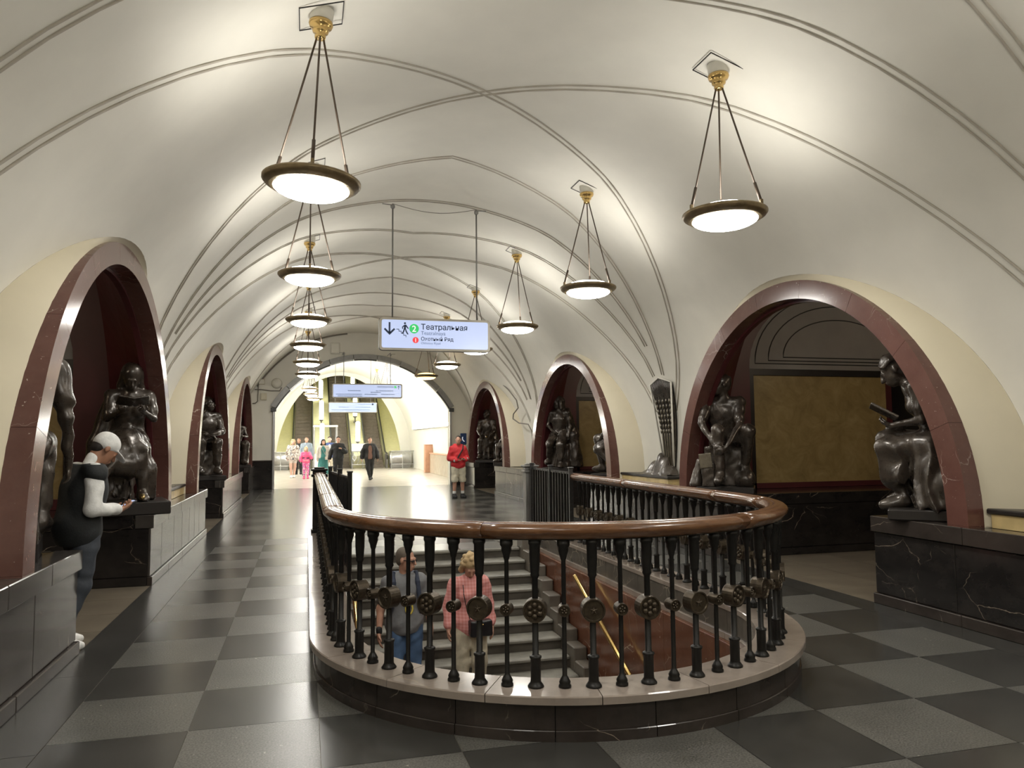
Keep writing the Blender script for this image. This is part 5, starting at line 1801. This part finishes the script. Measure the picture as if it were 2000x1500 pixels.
b.chain([V3(-.10, .10, .55) * LIFE, V3(-.16, .16, .3) * LIFE, V3(-.17, .16, .05) * LIFE], [.10, .10, .09], .08)
b.chain([V3(.02, -.16, .9) * LIFE, V3(.12, -.2, .5) * LIFE, V3(.16, -.2, .05) * LIFE], [.14, .22, .26], .08)
b.chain([V3(.20, -.1, 1.05) * LIFE, V3(.30, -.16, .6) * LIFE, V3(.34, -.16, .05) * LIFE], [.06, .10, .13], .06)
b.cutz(0.0, False)
statue('dark bronze girl with a head scarf holding an open book in the nearest left arch', (-2.06, 10.02, PZL), math.radians(196), b, .014, drape_fold(0, 0, .020, 13, 0, .95), (.42, .40, .15), (0, .10),
       [('book', open_book(V3(0, .36, 1.02) * LIFE, None, .17, .20, .45), 'bronze', .009), ('shoe_tip', Blob().seg(V3(-.12, .42, .06), V3(-.12, .48, .05), .035, .025), 'gold_worn', .009)])
# 4. man leaning on a straight arm, left arch near side
f = Fig(LIFE, 1.02, False, pelvis=(0, -.10, .60), chest=(0, -.04, .96), neck=(0, .03, 1.18), head=(0, .07, 1.345), hf=(.75, .62, -.1), hu=(0, .1, 1),
        shR=(.21, .0, 1.11), shL=(-.19, .0, 1.11), elR=(.285, -.02, .78), elL=(-.24, .12, .85), wrR=(.30, .06, .46), wrL=(-.12, .34, .72), hdR=(0, .2, -1), pnR=(-1, 0, 0), hdL=(.5, .7, -.3), cuR=.6, cuL=.5,
        hipR=(.10, -.06, .60), hipL=(-.10, -.06, .60), knR=(.14, .36, .62), knL=(-.14, .34, .60), anR=(.14, .30, .12), anL=(-.14, .34, .12))
b = f.nude(); f.hair(b, 'short')
f.torso(b, .016); f.arm(b, 'R', 0, .62, .030); f.arm(b, 'L', 0, .62, .026)
for S_ in 'RL': f.leg(b, S_, 0, 1.85, .026)
f.foot(b, 'R', .012); f.foot(b, 'L', .012)
b.box(V3(-.04, -.18, .26) * LIFE, V3(.17, .15, .26) * LIFE, None, .03, .03)
b.chain([V3(.0, .30, .55) * LIFE, V3(.06, .32, .3) * LIFE, V3(.08, .3, .05) * LIFE], [.09, .09, .10], .05)
b.cutz(0.0, False)
statue('dark bronze man behind the nearest left arch leg with one arm hanging straight', (-2.05, 6.28, PZL), math.radians(14), b, .014, cloth_fold(.005), (.24, .32, .14), (-.06, .05), basemat='bronze_base')
# 5. seated man, second left arch
f = Fig(LIFE * 1.05, 1.12, False, pelvis=(0, -.12, .58), chest=(0, -.02, .93), neck=(0, .03, 1.15), head=(-.02, .07, 1.32), hf=(-.75, .65, 0), hu=(0, 0, 1),
        shR=(.21, .0, 1.09), shL=(-.21, .0, 1.09), elR=(.26, .10, .82), elL=(-.27, .08, .80), wrR=(.02, .36, .73), wrL=(-.08, .35, .76), hdR=(-.9, .2, -.2), hdL=(.9, .3, -.1), pnR=(0, 0, -1), pnL=(0, 0, -1), cuR=.5, cuL=.5,
        hipR=(.10, -.10, .56), hipL=(-.10, -.10, .56), knR=(.15, .33, .62), knL=(-.13, .34, .60), anR=(.16, .30, .14), anL=(-.13, .34, .12))
b = f.nude(); f.hair(b, 'short'); f.torso(b, .018)
for S_ in 'RL': f.arm(b, S_, 0, 1.8, .02); f.leg(b, S_, 0, 1.75, .03); f.foot(b, S_, .014)
b.box(V3(0, -.2, .26), V3(.28, .18, .27), None, .03, .03); b.cutz(0.0, False)
statue('dark bronze seated man with arms crossed on his knee in the second left arch', (-2.14, 17.84, PZL), math.radians(200), b, .016, cloth_fold(.005), (.36, .36, .10), (0, .06))
# 6. woman with child, third left arch
f = Fig(LIFE, 1.0, True, pelvis=(0, -.10, .54), chest=(0, -.02, .88), neck=(0, .03, 1.09), head=(0, .08, 1.25), hf=(-.4, .85, -.2), knR=(.14, .33, .56), knL=(-.14, .33, .56), anR=(.14, .34, .1), anL=(-.14, .34, .1),
        hipR=(.10, -.08, .52), hipL=(-.10, -.08, .52), shR=(.18, 0, 1.03), shL=(-.18, 0, 1.03), elR=(.23, .12, .78), elL=(-.23, .12, .78), wrR=(.05, .3, .75), wrL=(-.06, .32, .8), hdR=(-.8, .4, 0), hdL=(.8, .4, 0))
b = f.nude(); f.hair(b, 'bob'); f.torso(b, .012)
for S_, sx in (('R', 1), ('L', -1)): b.seg(f.J['hip' + S_], f.J['kn' + S_], .13, .12, .06); b.seg(f.J['kn' + S_], V3(sx * .15, .33, .1), .12, .13, .06)
b.ell(V3(.12, .26, 1.02) * LIFE, V3(.075, .085, .09), None, .02); b.ell(V3(.12, .22, .82) * LIFE, V3(.11, .10, .17), None, .04)
b.seg(V3(.1, .28, .72) * LIFE, V3(.05, .42, .5) * LIFE, .06, .045, .03); b.seg(V3(.12, .2, .9) * LIFE, V3(.0, .3, .98) * LIFE, .04, .03, .02)
b.box(V3(0, -.2, .24), V3(.26, .16, .25), None, .03, .03); b.cutz(0.0, False)
statue('small bronze mother holding a child in the farthest left arch', (-2.13, 25.62, PZL), math.radians(200), b, .018, drape_fold(0, .1, .008, 11, 0, .7), (.34, .36, .10), (0, .06))
# 7. woman with a cape, second right arch far side
f = Fig(LIFE, 1.02, True, pelvis=(0, -.05, .70), chest=(0, -.02, 1.02), neck=(0, .0, 1.22), head=(0, .03, 1.385), hf=(.85, .5, 0), hu=(0, 0, 1),
        shR=(.19, 0, 1.16), shL=(-.19, 0, 1.16), elR=(.24, .02, .90), elL=(-.24, .0, .88), wrR=(.10, .19, .76), wrL=(-.22, .10, .66), hdR=(-.7, .5, -.3), hipR=(.09, 0, .68), hipL=(-.09, 0, .68),
        knR=(.16, .24, .50), knL=(-.08, .28, .48), anR=(.22, .02, .16), anL=(-.06, .24, .08))
b = f.nude(); f.hair(b, 'bob'); f.torso(b, .014)
for S_ in 'RL': f.leg(b, S_, 0, 1.7, .03); f.arm(b, S_, 0, .5, .015); f.foot(b, S_, .012)
b.chain([V3(-.16, -.12, 1.2) * LIFE, V3(-.26, -.16, .7) * LIFE, V3(-.30, -.18, .05) * LIFE], [.09, .16, .20], .08, )
b.chain([V3(.1, -.14, 1.2) * LIFE, V3(.08, -.2, .7) * LIFE, V3(.1, -.22, .05) * LIFE], [.09, .14, .18], .08)
b.box(V3(0, -.1, .26), V3(.22, .16, .28), None, .03, .06); b.cutz(0.0, False)
statue('dark bronze woman in overalls with a long cape in the second right arch', (5.97, 17.55, PZR), math.radians(150), b, .016, drape_fold(0, -.1, .018, 14, 0, 1.0), (.36, .36, .10), (0, .04))
# 8. man in profile, second right arch near side
f = Fig(LIFE, 1.05, False, pelvis=(0, -.12, .64), chest=(0, -.06, 1.0), neck=(0, .0, 1.21), head=(0, .05, 1.375), hf=(0, .95, -.3), hu=(0, .3, 1),
        shR=(.2, -.02, 1.15), shL=(-.2, -.02, 1.15), elR=(.24, .06, .86), elL=(-.24, .04, .84), wrR=(.14, .22, .62), wrL=(-.16, .20, .60), hdR=(-.2, .3, -.9), hdL=(.2, .3, -.9),
        hipR=(.1, -.08, .62), hipL=(-.1, -.08, .62), knR=(.12, .32, .60), knL=(-.12, .26, .42), anR=(.12, .26, .12), anL=(-.12, -.1, .12))
b = f.nude(); f.hair(b, 'short'); f.torso(b, .014)
for S_ in 'RL': f.leg(b, S_, 0, 1.8, .03); f.arm(b, S_, 0, .55, .02); f.foot(b, S_, .012)
b.box(V3(0, -.16, .28), V3(.2, .14, .3), None, .03, .05); b.cutz(0.0, False)
statue('dark bronze man in profile bending his knee beside the second right arch leg', (5.90, 13.95, PZR), math.radians(52), b, .016, cloth_fold(.005), (.36, .38, .10), (0, .02))
# 9. border guard with dog, third right arch
f = Fig(LIFE, 1.08, False, pelvis=(0, -.08, .66), chest=(0, -.04, 1.0), neck=(0, .0, 1.2), head=(0, .04, 1.37), hf=(.6, .8, 0), shR=(.2, 0, 1.14), shL=(-.2, 0, 1.14), elR=(.25, .06, .86), elL=(-.24, .1, .86), wrR=(.16, .25, .72), wrL=(-.12, .28, .74),
        hipR=(.1, -.04, .64), hipL=(-.1, -.04, .64), knR=(.15, .28, .58), knL=(-.12, .26, .5), anR=(.2, .2, .12), anL=(-.1, 0, .12))
b = f.nude(); f.hair(b, 'short'); f.torso(b, .02)
for S_ in 'RL': f.leg(b, S_, 0, 1.8, .03); f.arm(b, S_, 0, 1.8, .02); f.foot(b, S_, .012)
b.chain([V3(-.2, -.1, 1.15), V3(-.28, -.1, .6), V3(-.3, -.1, .05)], [.08, .13, .15], .06)
# the dog: chest, belly, neck, head, muzzle, ears, legs
b.chain([V3(.02, .22, .30), V3(-.02, .30, .52), V3(-.04, .38, .72)], [.13, .12, .08], .04); b.ell(V3(-.04, .43, .80), V3(.065, .085, .065), None, .02)
b.seg(V3(-.04, .48, .79), V3(-.05, .57, .765), .042, .028, .02)
for sx in (-1, 1):
    b.seg(V3(-.04 + sx * .04, .40, .85), V3(-.04 + sx * .05, .39, .93), .024, .008, .01); b.seg(V3(-.02 + sx * .07, .34, .45), V3(-.02 + sx * .08, .38, .03), .045, .03, .02)
b.box(V3(0, -.14, .28), V3(.2, .14, .3), None, .03, .05); b.cutz(0.0, False)
statue('dark bronze guard with a dog in the farthest right arch behind the man in red', (5.98, 25.25, PZR), math.radians(160), b, .018, cloth_fold(.005), (.34, .40, .10), (0, .1),
       [('worn_muzzle', Blob().seg(V3(-.04, .49, .79), V3(-.05, .575, .766), .040, .030, .01), 'gold_worn', .010)])
# 10. figure peeping out at the near side of the third right arch
f = Fig(LIFE * .86, 1.0, True, pelvis=(0, -.12, .5), chest=(0, -.05, .84), neck=(0, .02, 1.04), head=(0, .06, 1.2), hf=(0, .95, -.3), hipR=(.1, -.08, .5), hipL=(-.1, -.08, .5), knR=(.12, .3, .52), knL=(-.12, .3, .5), anR=(.12, .3, .1), anL=(-.12, .32, .1),
        shR=(.17, 0, .98), shL=(-.17, 0, .98), elR=(.22, .05, .74), elL=(-.22, .05, .74), wrR=(.12, .26, .62), wrL=(-.12, .26, .62))
b = f.nude(); f.hair(b, 'bob'); f.torso(b, .014)
for S_ in 'RL': f.leg(b, S_, 0, 1.7, .03)
b.box(V3(0, -.18, .2), V3(.2, .14, .22), None, .03, .05); b.cutz(0.0, False)
statue('small bronze seated figure half hidden by the leg of the farthest right arch', (5.80, 21.72, PZR), math.radians(40), b, .018, cloth_fold(.005), (.32, .34, .10))
# ------------------------------------------------------------------ people
def person(label, loc, rz, fig, skin, parts, vox=.012):
    """parts: list of (name, blob, material, vox, folds)"""
    o = empty('person', loc, rz); tag(o, label, 'person')
    fig.nude().build('body', skin, o, (0, 0, 0), vox)
    for (nm, bl, mt, vx, fo) in parts:
        bl.build(nm, mt, o, (0, 0, 0), vx, folds=fo)
    return o
def shirt(f, sleeve=.55, inf=.016, hem=None, low=.87):
    """torso and sleeves; low = height of the hem for a 1.75 m person"""
    b = Blob(); f.torso(b, inf)
    for S_ in 'LR': f.arm(b, S_, 0, sleeve, inf + .008)
    J = f.J; s = f.sc
    b.ell(J['pelvis'] + V3(0, 0, .0), V3(.160 * f.g, .122 * f.g, .20) * s + inf + .006, None, .05)
    nk = J['neck']; up_ = unit(J['head'] - nk)
    b.seg(nk - V3(0, 0, .05) * s, nk + up_ * .022 * s, .066 * s, .060 * s, .02)
    b.cutz(nk[2] + .032 * s, True)
    b.cutz((low + (hem or 0)) * s, False)
    return b
def trousers(f, to=1.92, inf=.016, flare=.0, hip=.010):
    b = Blob(); J = f.J; s = f.sc
    b.ell(J['pelvis'] - V3(0, 0, .01), V3(.160 * f.g, .120 * f.g, .12) * s + hip, None, .05)
    for S_ in 'LR':
        f.leg(b, S_, 0, .25, min(inf, .016), .03); f.leg(b, S_, .25, to, inf, .03, flare)
    b.cutz(J['pelvis'][2] + .10 * s, True)
    return b
def shoes(f, inf=.010):
    b = Blob()
    for S_ in 'LR': f.foot(b, S_, inf)
    b.cutz(min(f.J['anL'][2], f.J['anR'][2]) - .085 * f.sc, False)
    return b
def front_open(b, f, w_=.06):
    """opens a jacket down the front"""
    for z in np.arange(f.J['pelvis'][2] - .2, f.J['neck'][2] + .12, .035):
        b.cut(V3(0, .17 * f.g, z), w_)
    return b
cf = cloth_fold
# man in white cap, left
f = Fig(1.0, 1.07, False, pelvis=(0, -.04, .95), chest=(0, .0, 1.25), neck=(0, .05, 1.45), head=(0, .15, 1.585), hf=(0, .75, -.66), hu=(0, .66, .75),
        shR=(.195, .01, 1.40), shL=(-.195, .01, 1.40), elR=(.25, -.02, 1.11), elL=(-.25, -.02, 1.11), wrR=(.13, .235, 1.08), wrL=(-.10, .24, 1.06), hdR=(-.55, .8, .12), hdL=(.55, .8, .12), pnR=(-.4, 0, .9), pnL=(.4, 0, .9), cuR=.5, cuL=.5,
        knR=(.11, -.05, .50), knL=(-.10, -.01, .50), anR=(.115, -.20, .085), anL=(-.10, -.12, .085))
b_sh = shirt(f, 1.86, .010)
vest = Blob(); f.torso(vest, .045); vest.ell(f.J['pelvis'] + V3(0, 0, -.03), V3(.198, .155, .26), None, .06); vest.cutz(f.J['neck'][2] + .015, True); vest.cutz(.81, False)
collar = Blob().seg(f.J['neck'] + V3(0, -.01, .0), f.J['neck'] + V3(0, .015, .06), .060, .056, .01)
cap = Blob(); P = lambda x, y, z: f.J['head'] + f.hr * x + f.J['hf'] * y + f.J['hu'] * z; A_ = np.stack([f.hr, f.J['hf'], f.J['hu']])
cap.ell(P(0, -.012, .055), V3(.090, .108, .088), A_, .01); cap.ell(P(0, -.03, .02), V3(.086, .09, .06), A_, .02)
cap.ell(P(0, .125, .030), V3(.078, .085, .010), np.stack([f.hr, unit(f.J['hf'] - f.J['hu'] * .22), unit(f.J['hu'] + f.J['hf'] * .22)]), .012)
hair = Blob(); f.hair(hair, 'crop'); hair.ell(P(0, -.055, -.02), V3(.07, .05, .06), A_, .02)
beard = Blob().ell(P(0, .055, -.085), V3(.045, .045, .032), A_, .01)
phone = Blob().box(V3(.015, .335, 1.105), V3(.036, .075, .005), np.stack([V3(1, 0, 0), unit(V3(0, .9, .4)), unit(V3(0, -.4, .9))]), .004, .004)
o = person('man in a white cap and dark vest looking at his phone beside the left plinth', (-1.76, 6.96, 0), math.radians(-56), f, 'skin_tan',
       [('shirt', b_sh, 'c_white', .011, cf(.004)), ('vest', vest, 'c_vest', .012, cf(.003, .7)), ('collar', collar, 'c_white', .009, None), ('cap', cap, 'c_white', .008, None), ('hair', hair, 'c_hair_dark', .009, None), ('beard', beard, 'c_hair_dark', .008, None),
        ('trousers', trousers(f, 1.94, .020), 'c_jeans_dark', .012, cf(.004, 1.2)), ('shoes', shoes(f), 'c_shoe_white', .009, None)], .009)
ph = empty('mobile_phone', (-1.76, 6.96, 0), math.radians(-56)); tag(ph, 'dark mobile phone in the hands of the man in the white cap', 'phone')
phone.build('case', 'c_phone', ph, (0, 0, 0), .004)
Blob().box(V3(.015, .335, 1.113), V3(.031, .068, .0015), np.stack([V3(1, 0, 0), unit(V3(0, .9, .4)), unit(V3(0, -.4, .9))]), .001, .001).build('phone_screen', 'screen', ph, (0, 0, 0), .003)
# couple on the stairs
ZS = -RISE * 9
f = Fig(1.0, 1.10, False, head=(-.01, .03, 1.635), hf=(-.80, .58, -.12), hu=(0, 0, 1), elR=(.255, -.04, 1.11), elL=(-.255, -.04, 1.11), wrR=(.28, .05, .87), wrL=(-.28, .07, .88),
        knR=(.11, .10, .52), knL=(-.10, .03, .48), anR=(.11, .02, .085), anL=(-.10, .09, -.06))
hair = Blob(); f.hair(hair, 'short')
straps = Blob()
for sx in (-1, 1):
    straps.chain([V3(sx * .125, -.10, 1.44), V3(sx * .125, .0, 1.485), V3(sx * .13, .105, 1.40), V3(sx * .145, .150, 1.24), V3(sx * .17, .10, 1.08)], [.026] * 5, .01, (V3(0, 1, 0), .6))
pack = Blob().box(V3(0, -.21, 1.25), V3(.13, .055, .19), None, .03, .01)
glasses = Blob(); P2 = lambda x, y, z: f.J['head'] + f.hr * x + f.J['hf'] * y + f.J['hu'] * z
for sx in (-1, 1):
    glasses.chain([P2(sx * .010, .112, .004), P2(sx * .052, .106, .006), P2(sx * .079, .03, .008), P2(sx * .082, -.02, .002)], [.0055, .006, .005, .004], .002)
    glasses.chain([P2(sx * .012, .112, .012), P2(sx * .048, .106, .013), P2(sx * .046, .108, -.014), P2(sx * .014, .113, -.012), P2(sx * .012, .112, .012)], [.004] * 5, .002)
prn = Blob()
def loop(b_, cx, cz, rx, rz_, r):
    pts_ = [V3(cx + rx * math.cos(a), 0.157 - .35 * (cx + rx * math.cos(a)) ** 2, cz + rz_ * math.sin(a)) for a in [2 * PI * q / 12 for q in range(13)]]
    b_.chain(pts_, [r] * 13, .002)
loop(prn, -.03, 1.25, .034, .038, .010); loop(prn, -.03, 1.13, .038, .058, .010)
watch = Blob().seg(f.J['wrR'] + V3(-.002, 0, .015), f.J['wrR'] + V3(0, 0, .04), .034, .034, .002)
man_st = person('man with glasses in a grey T-shirt with a yellow print walking down the stairs', (1.06, 8.44, ZS), PI, f, 'skin',
       [('t_shirt', shirt(f, .60, .020, -.02), 'c_grey_tee', .011, cf(.005)), ('jeans', trousers(f, 1.93, .018), 'c_jeans', .012, cf(.004, 1.2)), ('hair', hair, 'c_hair_grey', .009, None),
        ('print', prn, 'c_yellow_print', .007, None), ('glasses', glasses, 'c_black', .0045, None), ('watch', watch, 'c_black', .007, None), ('shoes', shoes(f), 'c_black', .010, None)], .009)
bp = empty('backpack', (1.06, 8.44, ZS), PI); tag(bp, 'navy backpack worn by the man in the grey T-shirt', 'backpack')
pack.build('bag', 'c_navy', bp, (0, 0, 0), .014); straps.build('straps', 'c_navy', bp, (0, 0, 0), .009)
f = Fig(.965, 1.02, True, neck=(0, .02, 1.46), head=(.005, .085, 1.60), hf=(0, .72, -.69), hu=(0, .69, .72), elR=(.235, -.03, 1.12), elL=(-.235, -.03, 1.12), wrR=(.255, .05, .88), wrL=(-.255, .05, .88),
        knR=(.10, .04, .50), knL=(-.10, .10, .52), anR=(.10, .08, -.06), anL=(-.10, .03, .085))
hair = Blob(); f.hair(hair, 'curly')
strap = Blob().chain([V3(.085, -.05, 1.42), V3(.085, .06, 1.385), V3(.095, .158, 1.25), V3(.06, .158, 1.08), V3(.01, .165, .93)], [.006] * 5, .003)
bag = Blob().box(V3(-.085, .185, .885), V3(.105, .035, .065), np.stack([unit(V3(1, .1, 0)), unit(V3(-.1, 1, 0)), V3(0, 0, 1)]), .022, .01)
clasp = Blob().box(V3(-.085, .245, .93), V3(.022, .004, .006), None, .003, .002)
person('blond woman in a pink checked shirt and cream trousers looking down on the stairs', (1.78, 8.42, ZS), PI, f, 'skin',
       [('blouse', shirt(f, 1.75, .020, -.05), 'c_pink_plaid', .011, cf(.005)), ('trousers', trousers(f, 1.93, .026, .01), 'c_cream_pants', .012, cf(.005)), ('hair', hair, 'c_hair_blond', .008, None), ('shoes', shoes(f), 'c_shoe_white', .010, None)], .009)
hb = empty('shoulder_bag', (1.78, 8.42, ZS), PI); tag(hb, 'small black quilted shoulder bag of the blond woman', 'bag')
bag.build('bag_body', 'c_leather', hb, (0, 0, 0), .008, rough=.0012); strap.build('strap', 'c_strap', hb, (0, 0, 0), .006); clasp.build('clasp', 'brass', hb, (0, 0, 0), .005)
# man in red hoodie
f = Fig(.99, 1.06, False, hf=(.45, .9, 0), elR=(.25, -.02, 1.12), elL=(-.26, .0, 1.11), wrR=(.10, .20, 1.06), wrL=(-.13, .22, 1.08), hdR=(-.9, .35, 0), hdL=(.9, .4, .05), pnR=(0, 0, 1), pnL=(0, 0, 1),
        knR=(.11, .02, .50), knL=(-.12, .02, .50), anR=(.12, 0, .085), anL=(-.13, 0, .085))
hood = Blob().seg(f.J['neck'] + V3(-.09, -.03, -.01), f.J['neck'] + V3(.09, -.03, -.01), .07, .07, .03); hood.ell(f.J['neck'] + V3(0, -.08, 0), V3(.11, .08, .07), None, .03)
hs = shirt(f, 1.88, .030, -.03); hs.join(hood)
hair = Blob(); f.hair(hair, 'crop')
strap = Blob().chain([V3(-.14, .03, 1.47), V3(-.09, .14, 1.36), V3(.02, .165, 1.20), V3(.10, .165, 1.06)], [.022] * 4, .01, (V3(0, 1, 0), .5))
cuffs = Blob(); f.arm(cuffs, 'L', 1.35, 1.75, .034); f.arm(cuffs, 'R', 1.55, 1.8, .034)
socks = Blob(); f.leg(socks, 'L', 1.78, 2.0, .006); f.leg(socks, 'R', 1.78, 2.0, .006)
o = person('man in a red hoodie and cream shorts standing before the portal', (4.16, 21.12, 0), math.radians(188), f, 'skin',
       [('hoodie', hs, 'c_red', .012, cf(.005)), ('shorts', trousers(f, 1.15, .034).cutz(.44, False), 'c_shorts', .012, cf(.005)), ('hair', hair, 'c_hair_dark', .010, None), ('strap', strap, 'c_strap', .010, None), ('sleeve_stripe', cuffs, 'c_white', .010, None),
        ('socks', socks, 'c_white', .010, None), ('shoes', shoes(f, .014), 'c_black', .010, None)], .011)
ph = empty('mobile_phone', (4.16, 21.12, 0), math.radians(188)); tag(ph, 'dark phone held by the man in the red hoodie', 'phone')
Blob().box(V3(-.02, .245, 1.105), V3(.06, .04, .006), None, .004, .003).build('case', 'c_phone', ph, (0, 0, 0), .006)
# people coming from the escalators
vx = .013
f = Fig(1.02, 1.12, False, elL=(-.29, .03, 1.14), wrL=(-.16, .20, 1.26), hdL=(.8, .3, .4), elR=(.29, -.08, 1.12), wrR=(.34, -.08, .86), knR=(.11, .08, .5), anR=(.11, .04, .085))
hair = Blob(); f.hair(hair, 'short'); jk = shirt(f, 1.9, .034, -.06); front_open(jk, f, .062)
gl = Blob(); P2 = lambda x, y, z: f.J['head'] + f.hr * x + f.J['hf'] * y + f.J['hu'] * z
for sx in (-1, 1): gl.chain([P2(sx * .008, .112, .006), P2(sx * .055, .104, .006), P2(sx * .082, .0, .006)], [.007, .007, .005], .002)
person('man with glasses in a black jacket and black T-shirt walking left of centre', (1.28, 32.1, 0), math.radians(180), f, 'skin',
       [('jacket', jk, 'c_black', vx, cf(.005)), ('t_shirt', shirt(f, .3, .016), 'c_vest', vx, None), ('trousers', trousers(f, 1.93, .022), 'c_black', vx, cf(.005)), ('hair', hair, 'c_hair_dark', .011, None), ('glasses', gl, 'c_black', .006, None), ('shoes', shoes(f), 'c_black', vx, None)], vx)
f = Fig(1.0, 1.16, False, elR=(.30, -.04, 1.13), elL=(-.30, -.04, 1.13), wrR=(.33, .03, .88), wrL=(-.33, .03, .88), knR=(.08, .08, .50), anR=(.0, .16, .085), knL=(-.08, -.02, .50), anL=(-.06, -.12, .11), hf=(-.1, 1, 0))
hair = Blob(); f.hair(hair, 'short'); jk = shirt(f, 1.88, .036, -.05); front_open(jk, f, .098)
person('man in an open black jacket over a brown T-shirt striding before the escalators', (2.56, 32.0, 0), math.radians(182), f, 'skin',
       [('jacket', jk, 'c_black', vx, cf(.005)), ('t_shirt', shirt(f, .3, .018, -.02), 'c_brown_tee', vx, cf(.003)), ('trousers', trousers(f, 1.93, .020), 'c_black', vx, cf(.004)), ('hair', hair, 'c_hair_brown', .011, None), ('shoes', shoes(f), 'c_black', vx, None)], vx)
f = Fig(.97, 1.08, True, knR=(.09, .06, .5), anR=(.05, .1, .085), knL=(-.09, .0, .5), anL=(-.05, -.06, .09))
hair = Blob(); f.hair(hair, 'long'); sw = shirt(f, 1.85, .045, -.10)
person('blond woman in a patterned sweater with bare legs at the left of the group', (-.56, 35.2, 0), math.radians(178), f, 'skin_pale',
       [('sweater', sw, 'c_pattern_sweater', vx, cf(.005)), ('shorts', trousers(f, .5, .012), 'c_beige_knit', vx, None), ('hair', hair, 'c_hair_blond', .011, None), ('shoes', shoes(f), 'c_shoe_white', vx, None)], vx)
f = Fig(.78, .98, True, elL=(-.28, .02, 1.15), wrL=(-.22, .16, 1.30), hdL=(0, .3, 1), elR=(.27, .0, 1.16), wrR=(.28, .10, .96), knR=(.09, .06, .5), anR=(.09, .04, .085))
hair = Blob(); f.hair(hair, 'long'); belt = Blob().ell(f.J['pelvis'] + V3(0, .02, .03), V3(.15, .125, .05), None, .01)
top = shirt(f, 1.8, .03); low = Blob(); low.ell((f.J['pelvis'] + f.J['chest']) * .5 + V3(0, 0, .02), V3(.148, .125, .085), None, .01)
person('small girl in a bright pink jacket and patterned pink leggings', (.0, 34.0, 0), math.radians(180), f, 'skin_pale',
       [('jacket', top, 'c_pink', vx, cf(.004)), ('navy_panel', low, 'c_navy', vx, None), ('waist_bag', belt, 'c_shorts', vx, None), ('leggings', trousers(f, 1.95, .010), 'c_pattern_leggings', vx, None), ('hair', hair, 'c_hair_blond', .011, None), ('shoes', shoes(f), 'c_pink', vx, None)], vx)
f = Fig(.965, 1.06, True, hf=(-.25, 1, .1))
hair = Blob(); f.hair(hair, 'bob'); dr = shirt(f, .6, .016); dr.chain([f.J['pelvis'] + V3(0, 0, .1), f.J['pelvis'], V3(0, 0, .62), V3(0, 0, .32)], [.15, .19, .20, .23], .05, (V3(0, 1, 0), .8))
cg = shirt(f, 1.8, .034, -.1); front_open(cg, f, .11)
st_ = Blob().chain([V3(.1, .0, 1.45), V3(.05, .14, 1.3), V3(-.06, .16, 1.08), V3(-.13, .15, .95)], [.008] * 4, .003); st_.box(V3(-.14, .17, .9), V3(.06, .03, .05), None, .015, .01)
person('dark-haired woman in a teal dress and pale cardigan behind the newel post', (.70, 33.0, 0), math.radians(182), f, 'skin',
       [('dress', dr, 'c_teal', vx, drape_fold(0, 0, .006, 12, .3, 1.0)), ('cardigan', cg, 'c_beige_knit', vx, cf(.004)), ('hair', hair, 'c_hair_dark', .011, None), ('bag_strap', st_, 'c_beige_knit', .009, None), ('shoes', shoes(f), 'c_black', vx, None)], vx)
f = Fig(1.03, 1.06, False); hair = Blob(); f.hair(hair, 'short'); jk = shirt(f, 1.9, .032, -.06); front_open(jk, f, .085)
person('man in a blue blazer and white shirt half hidden behind the woman in teal', (1.02, 35.2, 0), math.radians(180), f, 'skin_pale',
       [('blazer', jk, 'c_blazer', vx, cf(.004)), ('shirt', shirt(f, .3, .016), 'c_white', vx, None), ('trousers', trousers(f), 'c_shorts', vx, cf(.004)), ('hair', hair, 'c_hair_dark', .011, None), ('shoes', shoes(f), 'c_black', vx, None)], vx)
f = Fig(1.03, 1.1, False); hair = Blob(); f.hair(hair, 'crop'); jk = shirt(f, 1.9, .032, -.06); front_open(jk, f, .06)
person('man in a grey denim jacket behind the girl in pink', (.02, 37.4, 0), math.radians(178), f, 'skin',
       [('jacket', jk, 'c_denim_jacket', vx, cf(.004)), ('t_shirt', shirt(f, .3, .016), 'c_beige_knit', vx, None), ('trousers', trousers(f), 'c_jeans_dark', vx, cf(.004)), ('hair', hair, 'c_hair_brown', .011, None), ('shoes', shoes(f), 'c_black', vx, None)], vx)
f = Fig(1.0, 1.05, False); hair = Blob(); f.hair(hair, 'short')
person('person in dark clothes farthest back behind the blond woman', (-.34, 38.6, 0), math.radians(176), f, 'skin_tan',
       [('jacket', shirt(f, 1.9, .03, -.05), 'c_vest', vx, cf(.004)), ('trousers', trousers(f), 'c_black', vx, cf(.004)), ('hair', hair, 'c_hair_brown', .011, None), ('shoes', shoes(f), 'c_black', vx, None)], vx)
